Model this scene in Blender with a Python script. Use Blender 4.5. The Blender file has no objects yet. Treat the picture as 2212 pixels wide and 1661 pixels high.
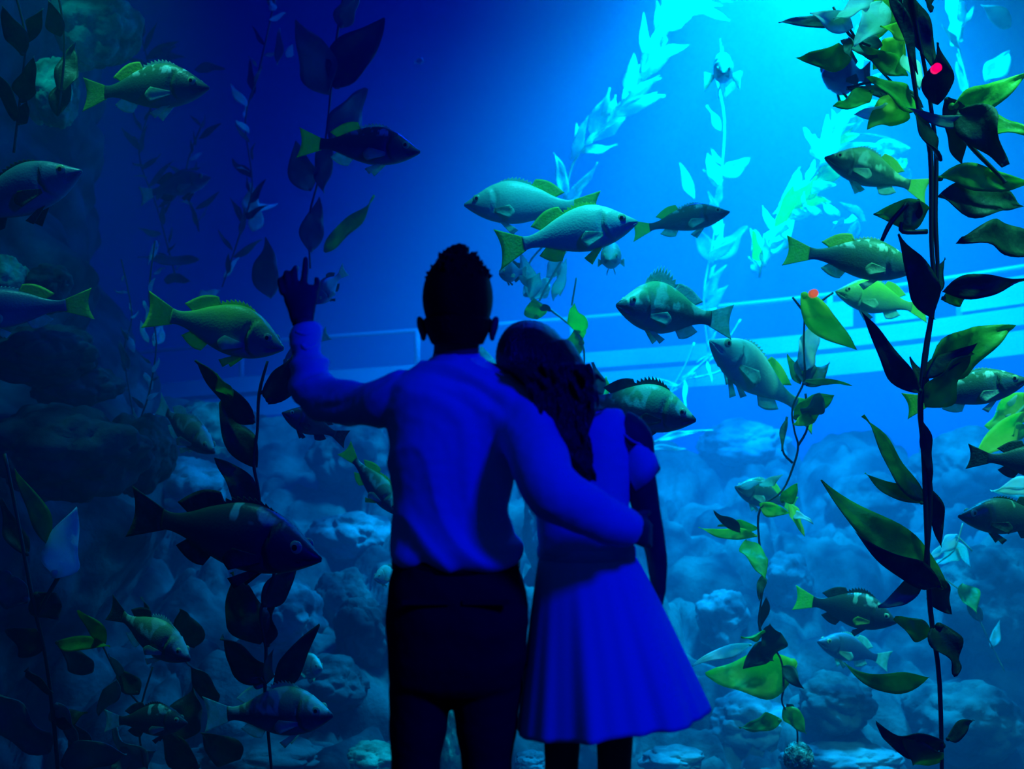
import bpy, bmesh, math, random
from mathutils import Vector, Matrix, noise
sc = bpy.context.scene
COL = sc.collection
# ------------------------------------------------------------------ camera, light, exposure
F, CX, CY, EYE = 2500.0, 1106.0, 830.5, 1.444
cam = bpy.data.cameras.new('camera'); cam.sensor_width = 36; cam.lens = 36*F/2212
cam.clip_end = 200; cam.clip_start = .05
co = bpy.data.objects.new('camera', cam); COL.objects.link(co); sc.camera = co
co.location = (0, 0, EYE); co.rotation_euler = (math.pi/2, 0, 0)
cam.dof.use_dof = True; cam.dof.focus_distance = 4.6; cam.dof.aperture_fstop = 2.4
sc.view_settings.view_transform = 'Standard'; sc.view_settings.look = 'None'
sc.view_settings.gamma = 1; sc.view_settings.use_curve_mapping = False
sc.view_settings.exposure = 0.0
sc.cycles.volume_bounces = 0; sc.cycles.max_bounces = 4; sc.cycles.diffuse_bounces = 2
sc.cycles.transparent_max_bounces = 12
sc.cycles.use_denoising = True; sc.cycles.use_adaptive_sampling = True
wd = bpy.data.worlds.new('dim room air'); sc.world = wd; wd.use_nodes = True
wd.node_tree.nodes['Background'].inputs[0].default_value = (0, .010, .12, 1)
wd.node_tree.nodes['Background'].inputs[1].default_value = .5

def lamp(name, kind, loc, tgt, power, color, size=.3, ang=60, size_y=None):
    l = bpy.data.lights.new(name, kind); l.energy = power; l.color = color
    if kind == 'SPOT':
        l.spot_size = math.radians(ang); l.spot_blend = 1; l.shadow_soft_size = size
    else:
        l.size = size
        if size_y: l.shape = 'RECTANGLE'; l.size_y = size_y
    o = bpy.data.objects.new(name, l); COL.objects.link(o); o.location = loc
    o.rotation_euler = (Vector(tgt)-Vector(loc)).to_track_quat('-Z', 'Y').to_euler()
    return o
# floodlights over the water of the tank, the last two added as fills
lamp('tank_light', 'SPOT', (2.05, 8.5, 5.6), (2.3, 10.0, 0), 15500, (0, .86, 1), .5, 114)
lamp('tank_light', 'SPOT', (2.6, 4.1, 4.9), (2.4, 5.3, 2.1), 1800, (.09, 1, .45), .2, 44)
lamp('tank_light', 'SPOT', (.5, 4.6, 5.0), (.45, 5.3, 1.9), 850, (.02, 1, .95), .2, 40)
lamp('tank_light', 'SPOT', (-1.9, 5.0, 5.0), (-1.75, 5.0, 1.5), 420, (.07, 1, .55), .2, 34)
lamp('tank_light', 'SPOT', (-2.3, 5.0, 5.2), (-2.75, 6.3, 2.4), 260, (0, .9, .9), .2, 40)
lamp('tank_light', 'SPOT', (1.5, 4.7, 4.6), (1.55, 5.5, -.2), 260, (.04, 1, .65), .2, 34)
lamp('tank_light', 'SPOT', (1.0, 9.5, 6.8), (1.0, 9, 0), 1700, (0, .06, 1), .6, 140)  # added wide fill that turns the shadows blue
lamp('tank_light', 'SPOT', (.7, 10.6, 6.2), (.1, 13.9, 3.9), 600, (0, .9, .8), .5, 75)  # added spot to brighten the back wall
# blue lamp under the ceiling of the visitors' room, behind the camera
lamp('room_ceiling_lamp', 'AREA', (2.1, .2, 3.3), (.25, 2.8, 1.0), 92, (0, .0, 1), .5)

# ------------------------------------------------------------------ helpers
def P(px, py, Y): return Vector(((px-CX)/F*Y, Y, EYE-(py-CY)/F*Y))
def S(px, Y): return px/F*Y
def tag(o, label=None, cat=None, group=None, kind=None):
    if label: o['label'] = label
    if cat: o['category'] = cat
    if group: o['group'] = group
    if kind: o['kind'] = kind
    return o
def empty(name, loc, label, cat, group=None):
    o = bpy.data.objects.new(name, None); COL.objects.link(o); o.location = loc; o.empty_display_size = .1
    return tag(o, label, cat, group)
def link(name, me, mats=None, parent=None, smooth=True, world=True):
    """mesh in world coordinates -> object; under a parent it keeps its place"""
    o = bpy.data.objects.new(name, me); COL.objects.link(o)
    if mats:
        for m in (mats if isinstance(mats, (list, tuple)) else [mats]): me.materials.append(m)
    if smooth: me.polygons.foreach_set('use_smooth', [True]*len(me.polygons))
    if parent:
        o.parent = parent
        if world: o.matrix_parent_inverse = Matrix.Translation(parent.location).inverted()
    return o
class MB:
    def __init__(s): s.v = []; s.f = []; s.m = []
    def add(s, vs, fs, mi=0):
        b = len(s.v); s.v += [tuple(v) for v in vs]; s.f += [tuple(b+i for i in f) for f in fs]; s.m += [mi]*len(fs)
    def mesh(s, name):
        me = bpy.data.meshes.new(name); me.from_pydata(s.v, [], s.f)
        if any(s.m): me.polygons.foreach_set('material_index', s.m)
        me.update(); bm = bmesh.new(); bm.from_mesh(me)
        bmesh.ops.recalc_face_normals(bm, faces=bm.faces); bm.to_mesh(me); bm.free()
        return me
    def rings(s, rr, mi=0, cap=True, closed=True):
        n = len(rr[0]); vs = [v for r in rr for v in r]; fs = []
        for i in range(len(rr)-1):
            for j in range(n if closed else n-1):
                k = (j+1) % n; fs.append((i*n+j, i*n+k, (i+1)*n+k, (i+1)*n+j))
        if cap:
            fs.append(tuple(range(n))[::-1]); fs.append(tuple((len(rr)-1)*n+j for j in range(n)))
        s.add(vs, fs, mi)
    def tube(s, pts, rad, n=10, side=None, mi=0, sub=1, roundcap=False):
        """pts: Vectors, rad: r or (ra, rb)"""
        pts = [Vector(p) for p in pts]; rad = [(r, r) if not isinstance(r, tuple) else r for r in rad]
        if sub > 1 and len(pts) > 1:
            q, rq = [], []
            for i in range(len(pts)-1):
                p0 = pts[max(i-1, 0)]; p1 = pts[i]; p2 = pts[i+1]; p3 = pts[min(i+2, len(pts)-1)]
                for k in range(sub):
                    t = k/sub
                    q.append(.5*((2*p1)+(p2-p0)*t+(2*p0-5*p1+4*p2-p3)*t*t+(3*p1-p0-3*p2+p3)*t**3))
                    e = t*t*(3-2*t)
                    rq.append(tuple(rad[i][a]*(1-e)+rad[i+1][a]*e for a in (0, 1)))
            q.append(pts[-1]); rq.append(rad[-1]); pts, rad = q, rq
        if roundcap:
            d0 = (pts[0]-pts[1]).normalized(); d1 = (pts[-1]-pts[-2]).normalized()
            a = [(pts[0]+d0*rad[0][0]*h, tuple(x*w for x in rad[0])) for h, w in ((.97, .2), (.8, .6), (.45, .88))]
            b = [(pts[-1]+d1*rad[-1][0]*h, tuple(x*w for x in rad[-1])) for h, w in ((.45, .88), (.8, .6), (.97, .2))]
            pts = [x[0] for x in a]+pts+[x[0] for x in b]; rad = [x[1] for x in a]+rad+[x[1] for x in b]
        u = None; rr = []
        for i, p in enumerate(pts):
            d = (pts[min(i+1, len(pts)-1)]-pts[max(i-1, 0)]).normalized()
            if side is not None: u = Vector(side)-d*d.dot(Vector(side))
            elif u is None: u = d.cross(Vector((0, 1, 0))); u = u if u.length > .1 else d.cross(Vector((1, 0, 0)))
            else: u = u-d*d.dot(u)
            u.normalize(); w = d.cross(u)
            rr.append([p+u*math.cos(2*math.pi*j/n)*rad[i][0]+w*math.sin(2*math.pi*j/n)*rad[i][1] for j in range(n)])
        s.rings(rr, mi)
    def ell(s, c, r, n=14, rot=None, mi=0):
        vs, fs = [], []; c = Vector(c); r = r if isinstance(r, tuple) else (r, r, r)
        rr = []
        for i in range(1, n):
            a = math.pi*i/n
            rr.append([Vector((math.cos(b)*math.sin(a)*r[0], math.sin(b)*math.sin(a)*r[1], math.cos(a)*r[2])) for b in [2*math.pi*j/(n*2) for j in range(n*2)]])
        if rot is not None: rr = [[rot @ v for v in x] for x in rr]
        s.rings([[v+c for v in x] for x in rr], mi)
    def box(s, a, b, mi=0):
        x0, y0, z0 = a; x1, y1, z1 = b
        s.add([(x0, y0, z0), (x1, y0, z0), (x1, y1, z0), (x0, y1, z0), (x0, y0, z1), (x1, y0, z1), (x1, y1, z1), (x0, y1, z1)],
              [(0, 3, 2, 1), (4, 5, 6, 7), (0, 1, 5, 4), (1, 2, 6, 5), (2, 3, 7, 6), (3, 0, 4, 7)], mi)
def fuse(mb, voxel, smooth=4, push=None):
    """one continuous surface out of overlapping volumes"""
    me = mb.mesh('fuse'); o = bpy.data.objects.new('fuse', me); COL.objects.link(o)
    r = o.modifiers.new('r', 'REMESH'); r.mode = 'VOXEL'; r.voxel_size = voxel
    q = o.modifiers.new('s', 'SMOOTH'); q.iterations = smooth; q.factor = .5
    dg = bpy.context.evaluated_depsgraph_get(); dg.update()
    out = bpy.data.meshes.new_from_object(o.evaluated_get(dg), depsgraph=dg)
    bpy.data.objects.remove(o); bpy.data.meshes.remove(me)
    if push:
        ns = [v.normal.copy() for v in out.vertices]
        for v, n in zip(out.vertices, ns): v.co += n*push(v.co)
        out.update()
    return out
def lerp(tab, x):
    for i in range(len(tab)-1):
        if x <= tab[i+1][0]:
            a, b = tab[i], tab[i+1]; t = (x-a[0])/(b[0]-a[0]); t = max(0, min(1, t)); return a[1]+(b[1]-a[1])*t
    return tab[-1][1]
def slerp(tab, x):
    """smooth through the table"""
    n = len(tab)
    for i in range(n-1):
        if x <= tab[i+1][0] or i == n-2:
            p1, p2 = tab[i], tab[i+1]; p0 = tab[max(i-1, 0)]; p3 = tab[min(i+2, n-1)]
            h = p2[0]-p1[0]; t = max(0, min(1, (x-p1[0])/h))
            m1 = (p2[1]-p0[1])/max(p2[0]-p0[0], 1e-6)*h; m2 = (p3[1]-p1[1])/max(p3[0]-p1[0], 1e-6)*h
            return (2*t**3-3*t*t+1)*p1[1]+(t**3-2*t*t+t)*m1+(-2*t**3+3*t*t)*p2[1]+(t**3-t*t)*m2

# ------------------------------------------------------------------ materials
def mat(name, col, rough=.6, spec=.3, noise_scale=None, col2=None, bump=None, bump_scale=40, trans=0, detail=6, metal=0, stretch=None):
    m = bpy.data.materials.new(name); m.use_nodes = True; nt = m.node_tree; b = nt.nodes['Principled BSDF']
    b.inputs['Base Color'].default_value = (*col, 1); b.inputs['Roughness'].default_value = rough
    b.inputs['Specular IOR Level'].default_value = spec; b.inputs['Metallic'].default_value = metal
    tc = nt.nodes.new('ShaderNodeTexCoord'); vec = tc.outputs['Object']
    if stretch:
        mp = nt.nodes.new('ShaderNodeMapping'); mp.inputs['Scale'].default_value = stretch; nt.links.new(vec, mp.inputs[0]); vec = mp.outputs[0]
    csock = None
    if noise_scale:
        n = nt.nodes.new('ShaderNodeTexNoise'); n.inputs['Scale'].default_value = noise_scale; n.inputs['Detail'].default_value = detail
        nt.links.new(vec, n.inputs['Vector'])
        r = nt.nodes.new('ShaderNodeValToRGB'); r.color_ramp.elements[0].position = .38; r.color_ramp.elements[1].position = .64
        r.color_ramp.elements[0].color = (*col, 1); r.color_ramp.elements[1].color = (*(col2 or col), 1)
        nt.links.new(n.outputs[0], r.inputs[0]); nt.links.new(r.outputs[0], b.inputs['Base Color']); csock = r.outputs[0]
    if bump:
        n2 = nt.nodes.new('ShaderNodeTexNoise'); n2.inputs['Scale'].default_value = bump_scale; n2.inputs['Detail'].default_value = 5
        nt.links.new(vec, n2.inputs['Vector']); bp = nt.nodes.new('ShaderNodeBump'); bp.inputs['Strength'].default_value = bump
        bp.inputs['Distance'].default_value = .02
        nt.links.new(n2.outputs[0], bp.inputs['Height']); nt.links.new(bp.outputs[0], b.inputs['Normal'])
    if trans:
        t = nt.nodes.new('ShaderNodeBsdfTranslucent'); mx = nt.nodes.new('ShaderNodeMixShader'); mx.inputs[0].default_value = trans
        if csock: nt.links.new(csock, t.inputs['Color'])
        else: t.inputs['Color'].default_value = (*col, 1)
        nt.links.new(b.outputs[0], mx.inputs[1]); nt.links.new(t.outputs[0], mx.inputs[2])
        nt.links.new(mx.outputs[0], nt.nodes['Material Output'].inputs['Surface'])
    return m
def fish_mat(name, back, side, belly, spot=None, spot_scale=9, blotch=(.5, .62), band=(.02, .16)):
    """scaly skin, pale belly; top-lit look put into a lighter back; pale blotches along it"""
    m = bpy.data.materials.new(name); m.use_nodes = True; nt = m.node_tree; N = nt.nodes; L = nt.links; b = N['Principled BSDF']
    b.inputs['Roughness'].default_value = .42; b.inputs['Specular IOR Level'].default_value = .45
    tc = N.new('ShaderNodeTexCoord'); sp = N.new('ShaderNodeSeparateXYZ'); L.new(tc.outputs['Object'], sp.inputs[0])
    nz = N.new('ShaderNodeTexNoise'); nz.inputs['Scale'].default_value = 14; nz.inputs['Detail'].default_value = 4; L.new(tc.outputs['Object'], nz.inputs['Vector'])
    ma = N.new('ShaderNodeMath'); ma.operation = 'MULTIPLY_ADD'; ma.inputs[1].default_value = .09; L.new(nz.outputs[0], ma.inputs[0]); L.new(sp.outputs['Z'], ma.inputs[2])
    mr = N.new('ShaderNodeMapRange'); mr.inputs[1].default_value = -.08; mr.inputs[2].default_value = .2; L.new(ma.outputs[0], mr.inputs[0])
    r = N.new('ShaderNodeValToRGB'); e = r.color_ramp.elements; e[0].position = .1; e[0].color = (*belly, 1); e[1].position = .85; e[1].color = (*back, 1)
    k = e.new(.42); k.color = (*side, 1); L.new(mr.outputs[0], r.inputs[0]); out = r.outputs[0]
    if spot:
        vo = N.new('ShaderNodeTexNoise'); vo.inputs['Scale'].default_value = spot_scale; vo.inputs['Detail'].default_value = 1.5
        mp = N.new('ShaderNodeMapping'); mp.inputs['Scale'].default_value = (1.6, 1, .9); mp.inputs['Location'].default_value = (len(name)*1.7, 0, 0)
        L.new(tc.outputs['Object'], mp.inputs[0]); L.new(mp.outputs[0], vo.inputs['Vector'])
        r2 = N.new('ShaderNodeMapRange'); r2.inputs[1].default_value = blotch[0]; r2.inputs[2].default_value = blotch[1]; L.new(vo.outputs[0], r2.inputs[0])
        z1 = N.new('ShaderNodeMapRange'); z1.inputs[1].default_value = band[0]; z1.inputs[2].default_value = band[0]+.03; L.new(sp.outputs['Z'], z1.inputs[0])
        mu = N.new('ShaderNodeMath'); mu.operation = 'MULTIPLY'; L.new(r2.outputs[0], mu.inputs[0]); L.new(z1.outputs[0], mu.inputs[1])
        mx = N.new('ShaderNodeMix'); mx.data_type = 'RGBA'; L.new(mu.outputs[0], mx.inputs['Factor']); L.new(out, mx.inputs[6]); mx.inputs[7].default_value = (*spot, 1); out = mx.outputs[2]
    L.new(out, b.inputs['Base Color'])
    v = N.new('ShaderNodeTexVoronoi'); v.inputs['Scale'].default_value = 70; L.new(tc.outputs['Object'], v.inputs['Vector'])
    bp = N.new('ShaderNodeBump'); bp.inputs['Strength'].default_value = .16; bp.inputs['Distance'].default_value = .004
    L.new(v.outputs['Distance'], bp.inputs['Height']); L.new(bp.outputs[0], b.inputs['Normal'])
    return m
def glow(name, col, s):
    m = bpy.data.materials.new(name); m.use_nodes = True; b = m.node_tree.nodes['Principled BSDF']
    b.inputs['Base Color'].default_value = (*col, 1); b.inputs['Emission Color'].default_value = (*col, 1); b.inputs['Emission Strength'].default_value = s
    return m
M = dict(
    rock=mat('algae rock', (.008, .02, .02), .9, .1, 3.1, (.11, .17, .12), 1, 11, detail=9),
    rock_green=mat('green and lit-look rock', (.04, .16, .06), .9, .1, 5, (.40, .65, .30), .9, 14),  # green stone; its bright tone also stands in for light on rocks
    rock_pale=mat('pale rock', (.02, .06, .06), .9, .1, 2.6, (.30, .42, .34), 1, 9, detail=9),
    back=mat('painted concrete', (.03, .30, .62), .9, .05, .35, (.05, .36, .70)),
    deck=mat('deck concrete', (.46, .54, .60), .7, .2, 1.5, (.52, .60, .66)),
    rail=mat('painted rail', (.45, .55, .62), .5, .4),
    deckdark=mat('dark joint', (.08, .25, .35), .7, .2),
    k_dark=mat('dark kelp', (.015, .06, .03), .5, .35, 12, (.05, .16, .05), .3, 30, .35),  # near-black tone stands in for blades seen against the light
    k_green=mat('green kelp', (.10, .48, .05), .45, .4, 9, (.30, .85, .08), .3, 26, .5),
    k_bright=mat('lit-look kelp', (.8, .95, .05), .45, .4, 9, (1, 1, .12), .3, 26, .6),  # lit look of the blades put into a brighter yellow-green
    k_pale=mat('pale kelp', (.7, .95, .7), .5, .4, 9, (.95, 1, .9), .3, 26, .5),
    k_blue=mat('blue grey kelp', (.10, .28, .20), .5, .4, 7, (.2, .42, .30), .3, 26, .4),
    stipe=mat('kelp stipe', (.02, .05, .02), .5, .4),
    stipe_pale=mat('pale stipe', (.30, .6, .35), .5, .4),
    skin=mat('skin', (.20, .12, .08), .6, .2, 20, (.24, .14, .10)),
    hairm=mat('short black hair', (.004, .004, .005), .6, .2, bump=.5, bump_scale=300),
    hairw=mat('long dark hair', (.03, .025, .022), .34, .9, bump=.8, bump_scale=60, stretch=(3, 3, .6)),
    shirt=mat('white shirt cotton', (.78, .8, .85), .85, .1, bump=.15, bump_scale=420),
    dress=mat('white dress crepe', (.85, .86, .9), .85, .1, bump=.15, bump_scale=420),
    pants=mat('black trouser wool', (.022, .022, .03), .9, .1, bump=.2, bump_scale=300),
    belt=mat('black leather', (.01, .01, .01), .4, .4),
    shoe=mat('shoe leather', (.02, .015, .012), .35, .5),
    carpet=mat('dark carpet', (.02, .02, .03), .95, .05, 60, (.03, .03, .045)),
    f_tail=mat('yellow fin', (.8, 1, .12), .5, .3, 20, (.95, 1, .2), .3, 60, .55),
    f_fin=mat('pale fin', (.55, .85, .5), .5, .3, 20, (.8, 1, .7), .3, 60, .55),
    f_dark=mat('dark fin', (.03, .09, .05), .5, .3, 20, (.08, .16, .1), .3, 60, .4),
    iris=mat('gold iris', (.6, .75, .3), .2, .5), pupil=mat('black pupil', (.003, .003, .003), .12, .6),
    bass=fish_mat('kelp bass skin', (.10, .26, .10), (.05, .12, .11), (.20, .28, .25), (.75, .95, .7), 11, (.56, .62), (.07, .1)),
    olive=fish_mat('olive bass skin', (.55, 1, .10), (.25, .55, .20), (.25, .42, .36)),
    silver=fish_mat('silvery bass skin', (.7, 1, .55), (.28, .62, .40), (.3, .5, .42)),
    dark=fish_mat('black rockfish skin', (.06, .12, .07), (.02, .045, .05), (.05, .09, .09), (.5, .8, .5), 8, (.6, .66), (.08, .1)),
    mottled=fish_mat('mottled rockfish skin', (.40, .7, .22), (.03, .07, .07), (.12, .2, .2), (.7, 1, .5), 7, (.5, .58), (.0, .1)),
    blue=fish_mat('blue rockfish skin', (.10, .22, .25), (.04, .10, .20), (.15, .25, .35)),
    red=glow('red reflection glow', (1, .0, .11), 1.1),  # glow stands in for a reflection in the pane, as does the amber
    redsoft=glow('amber reflection glow', (.9, .25, .08), .45),
    netting=mat('holdfast crust', (.02, .05, .03), .9, .2, 26, (.5, .8, .55), 1, 40),
)

# ------------------------------------------------------------------ setting
def vmat():
    m = bpy.data.materials.new('sea water'); m.use_nodes = True; nt = m.node_tree; nt.nodes.clear()
    o = nt.nodes.new('ShaderNodeOutputMaterial'); a = nt.nodes.new('ShaderNodeAddShader')
    s = nt.nodes.new('ShaderNodeVolumeScatter'); b = nt.nodes.new('ShaderNodeVolumeAbsorption')
    s.inputs['Color'].default_value = (.02, .72, 1, 1); s.inputs['Density'].default_value = .07
    b.inputs['Color'].default_value = (0, .48, .94, 1); b.inputs['Density'].default_value = .22
    nt.links.new(s.outputs[0], a.inputs[0]); nt.links.new(b.outputs[0], a.inputs[1]); nt.links.new(a.outputs[0], o.inputs['Volume'])
    return m
b = MB(); b.box((-8.9, 3.46, -1.9), (8.9, 14.9, 7.4)); tag(link('tank_water', b.mesh('w'), vmat(), smooth=False), 'blue hazy sea water filling the whole tank behind the window', 'water', kind='stuff')
clear = bpy.data.materials.new('clear acrylic'); clear.use_nodes = True; nt = clear.node_tree; nt.nodes.clear()
o_ = nt.nodes.new('ShaderNodeOutputMaterial'); t_ = nt.nodes.new('ShaderNodeBsdfTransparent'); t_.inputs[0].default_value = (.97, .98, 1, 1)
nt.links.new(t_.outputs[0], o_.inputs['Surface'])
b = MB(); b.box((-8.9, 3.36, -1.9), (8.9, 3.44, 7.4)); tag(link('window_1', b.mesh('g'), clear, smooth=False), 'huge clear viewing window between the couple and the tank', kind='structure')
b = MB(); b.box((-6, -3, -.1), (6, 3.35, 0)); tag(link('floor', b.mesh('f'), M['carpet'], smooth=False), 'dark carpet floor of the viewing room', kind='structure')
# back wall of the tank, gently curved
b = MB(); rr = []
for i in range(41):
    a = math.radians(-62+124*i/40); x, y = math.sin(a)*10.0, 4.6+math.cos(a)*10.0
    x = max(-8.8, min(8.8, x)); rr.append([Vector((x, y, z)) for z in (-2, 1, 4, 7.4)]+[Vector((x*1.03, y+.25, z)) for z in (7.4, 4, 1, -2)])
b.rings(rr); tag(link('wall_back', b.mesh('b'), M['back']), 'plain blue painted back wall of the tank', kind='structure')

def cells(p, s):
    d, pts = noise.voronoi(p*s); return d[0], d[1]-d[0]
def ground_z(x, y):
    t = max(0, min(1, (y-4.6)/5.6)); t2 = max(0, min(1, (y-5.8)/5.6)); left = 1/(1+math.exp((x-.7)*2.2))
    z = -1.35+t*2.45*left+t2*2.2*(1-left)
    z += .22*noise.noise(Vector((x*.8, y*.8, 3)))
    q = Vector((x+.25*noise.noise(Vector((x*2, y*2, 9))), y+.25*noise.noise(Vector((x*2, y*2, 5))), 1.7))
    d, e = cells(q, 1.15); z += .5*(.5-d)*(.5+.5*t)-.22*max(0, 1-e/.14)
    d, e = cells(q+Vector((9, 0, 1)), 3.0); z += .16*(.5-d)-.07*max(0, 1-e/.16)
    d, e = cells(q+Vector((3, 7, 2)), 8.0); z += .05*(.5-d)
    return z+.03*noise.noise(Vector((x*7, y*7, 0)))
def grid(fn, nu, nv, th=None):
    b = MB(); vs = [fn(i/nu, j/nv) for i in range(nu+1) for j in range(nv+1)]
    b.add(vs, [(i*(nv+1)+j, (i+1)*(nv+1)+j, (i+1)*(nv+1)+j+1, i*(nv+1)+j+1) for i in range(nu) for j in range(nv)]); return b
def gfn(u, v):
    x = -5.2+u*12.5; y = 3.6+v*8.0; return Vector((x, y, ground_z(x, y)))
tag(link('reef_bed', grid(gfn, 380, 260).mesh('reef'), M['rock']), 'rocky reef slope covering the bottom of the tank', kind='structure')
# rock wall on the left
WL = [Vector(p) for p in ((-4.3, 3.7, 0), (-3.75, 5.2, 0), (-3.2, 6.4, 0), (-2.95, 7.4, 0), (-2.95, 8.6, 0), (-3.4, 10.2, 0), (-4.6, 12.5, 0))]
def wfn(u, v):
    k = u*(len(WL)-1); i = min(int(k), len(WL)-2); t = k-i; p = WL[i].lerp(WL[i+1], t); z = -1.6+v*8.2
    q = Vector((p.x, p.y, z)); n = Vector((1, -.35, 0)).normalized()
    d, e = cells(Vector((q.x, q.y*.8, q.z*1.3)), .85); off = .75*(.55-d)
    d, e = cells(q+Vector((5, 3, 2)), 2.4); off += .22*(.5-d)
    off += .14*noise.noise(q*1.7)+.03*noise.noise(q*9)
    off += .55*math.exp(-((z-.2)/.9)**2)-.45*max(0, min(1, (z-1.6)/1.5))
    return q+n*off
tag(link('rock_outcrop', grid(wfn, 190, 220).mesh('rw'), M['rock']), 'tall dark rock wall rising along the left side of the tank', 'rock', kind='structure')

def boulder(px, py, Y, rx, ry, material, label, group='boulders on the reef', seed=0, flat=1, sink=True, depth=None):
    if px > 400:          # let it rest on the reef slope
        Y = 5.2
        while Y < 11.6 and P(px, py+ry*.72, Y).z > ground_z(P(px, py, Y).x, Y): Y += .05
    rnd = random.Random(seed+int(px*7+py)); c = P(px, py, Y); r = (S(rx, Y), S(depth or (rx+ry)/2, Y), S(ry, Y))
    bm = bmesh.new(); bmesh.ops.create_icosphere(bm, subdivisions=5, radius=1); off = Vector((rnd.uniform(0, 50), rnd.uniform(0, 50), rnd.uniform(0, 50)))
    for v in bm.verts:
        p = v.co.copy(); k = 1+.24*noise.noise(p*1.2+off)+.09*noise.noise(p*3.3+off)
        d, e = cells(p+off, 1.7); k += .20*(.5-d)-.07*max(0, 1-e/.1)+.03*noise.noise(p*11+off)
        d, e = cells(p+off, 5.5); k += .06*(.5-d)
        v.co = Vector((p.x*r[0], p.y*r[1], p.z*r[2]))*k
    me = bpy.data.meshes.new('boulder'); bm.to_mesh(me); bm.free()
    o = link('boulder', me, material); o.location = c; o.rotation_euler = (0, rnd.uniform(-.2, .2), rnd.uniform(0, 3)) if depth is None and abs(rx-ry) < .35*rx else (0, 0, 0)
    return tag(o, label, 'rock', group)
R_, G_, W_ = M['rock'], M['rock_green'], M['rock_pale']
for a in [
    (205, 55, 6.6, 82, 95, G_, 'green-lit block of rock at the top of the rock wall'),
    (112, 200, 6.3, 55, 75, G_, 'square green-lit ledge rock behind the black kelp in the upper left'),
    (20, 620, 5.9, 50, 72, G_, 'green-lit rock at the picture edge above the fish tail'),
    (98, 622, 6.0, 62, 50, R_, 'boxy grey-green rock just above the yellow-tailed fish cut by the edge'),
    (95, 765, 6.3, 120, 62, R_, 'long low rock directly under the fish cut off at the left edge'),
    (165, 835, 6.5, 88, 50, R_, 'black pitted rock on top of the largest rounded boulder'),
    (150, 975, 6.0, 168, 98, R_, 'largest rounded boulder of the rock wall, smooth sloping top'),
    (300, 980, 6.4, 70, 88, R_, 'rounded block leaning against the right side of the largest boulder'),
    (440, 945, 8.6, 95, 75, G_, 'teal-lit rock behind the striped fish left of the dark kelp'),
    (395, 1055, 8.0, 100, 66, W_, 'pale green flat rock above the big dark fish'),
    (760, 985, 8.8, 95, 78, R_, 'rough rock under the raised arm of the man'),
    (760, 1160, 7.6, 92, 55, W_, 'pebbly pale rock left of the shirt tail'),
    (735, 1290, 7.4, 60, 58, R_, 'round rock beside the trousers at hip height'),
    (600, 1330, 7.2, 95, 82, W_, 'pale craggy boulder behind the lower dark kelp blades'),
    (790, 1370, 7.0, 62, 78, R_, 'tall teal rock touching the outline of the left trouser leg'),
    (700, 1480, 6.8, 100, 60, R_, 'dark slab behind the nose of the bottom fish'),
    (560, 1640, 5.8, 170, 46, R_, 'low dark rock under the bottom fish'),
    (800, 1640, 5.6, 75, 34, G_, 'green lit-look stone at the very bottom beside the left trouser leg'),
    (975, 1600, 6.2, 40, 90, G_, 'green lit-look stone seen between the legs of the man'),
    (1450, 1640, 6.4, 70, 28, W_, 'flat pale stone beside the right leg of the woman'),
    (1150, 1650, 6.3, 40, 26, W_, 'small pale stone between the man and the woman at the bottom'),
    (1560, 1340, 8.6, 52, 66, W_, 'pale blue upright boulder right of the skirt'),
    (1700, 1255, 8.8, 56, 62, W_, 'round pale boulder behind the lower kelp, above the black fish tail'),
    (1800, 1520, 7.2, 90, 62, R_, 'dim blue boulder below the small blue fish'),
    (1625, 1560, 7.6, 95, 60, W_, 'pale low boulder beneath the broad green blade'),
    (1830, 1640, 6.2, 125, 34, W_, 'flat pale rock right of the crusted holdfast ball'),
    (2080, 1560, 6.6, 120, 90, R_, 'dark boulder in the bottom corner behind the foreground kelp foot'),
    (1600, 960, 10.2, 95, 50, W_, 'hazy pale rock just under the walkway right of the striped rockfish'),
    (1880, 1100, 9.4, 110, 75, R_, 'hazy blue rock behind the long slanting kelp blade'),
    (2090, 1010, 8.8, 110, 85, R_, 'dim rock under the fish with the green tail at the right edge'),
    (2150, 1300, 7.4, 110, 130, R_, 'near-black rock filling the right edge below the two dark fish'),
    (1180, 1150, 8.6, 50, 100, W_, 'pale streaked rock seen in the gap between the couple'),
]: boulder(*a)

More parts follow.
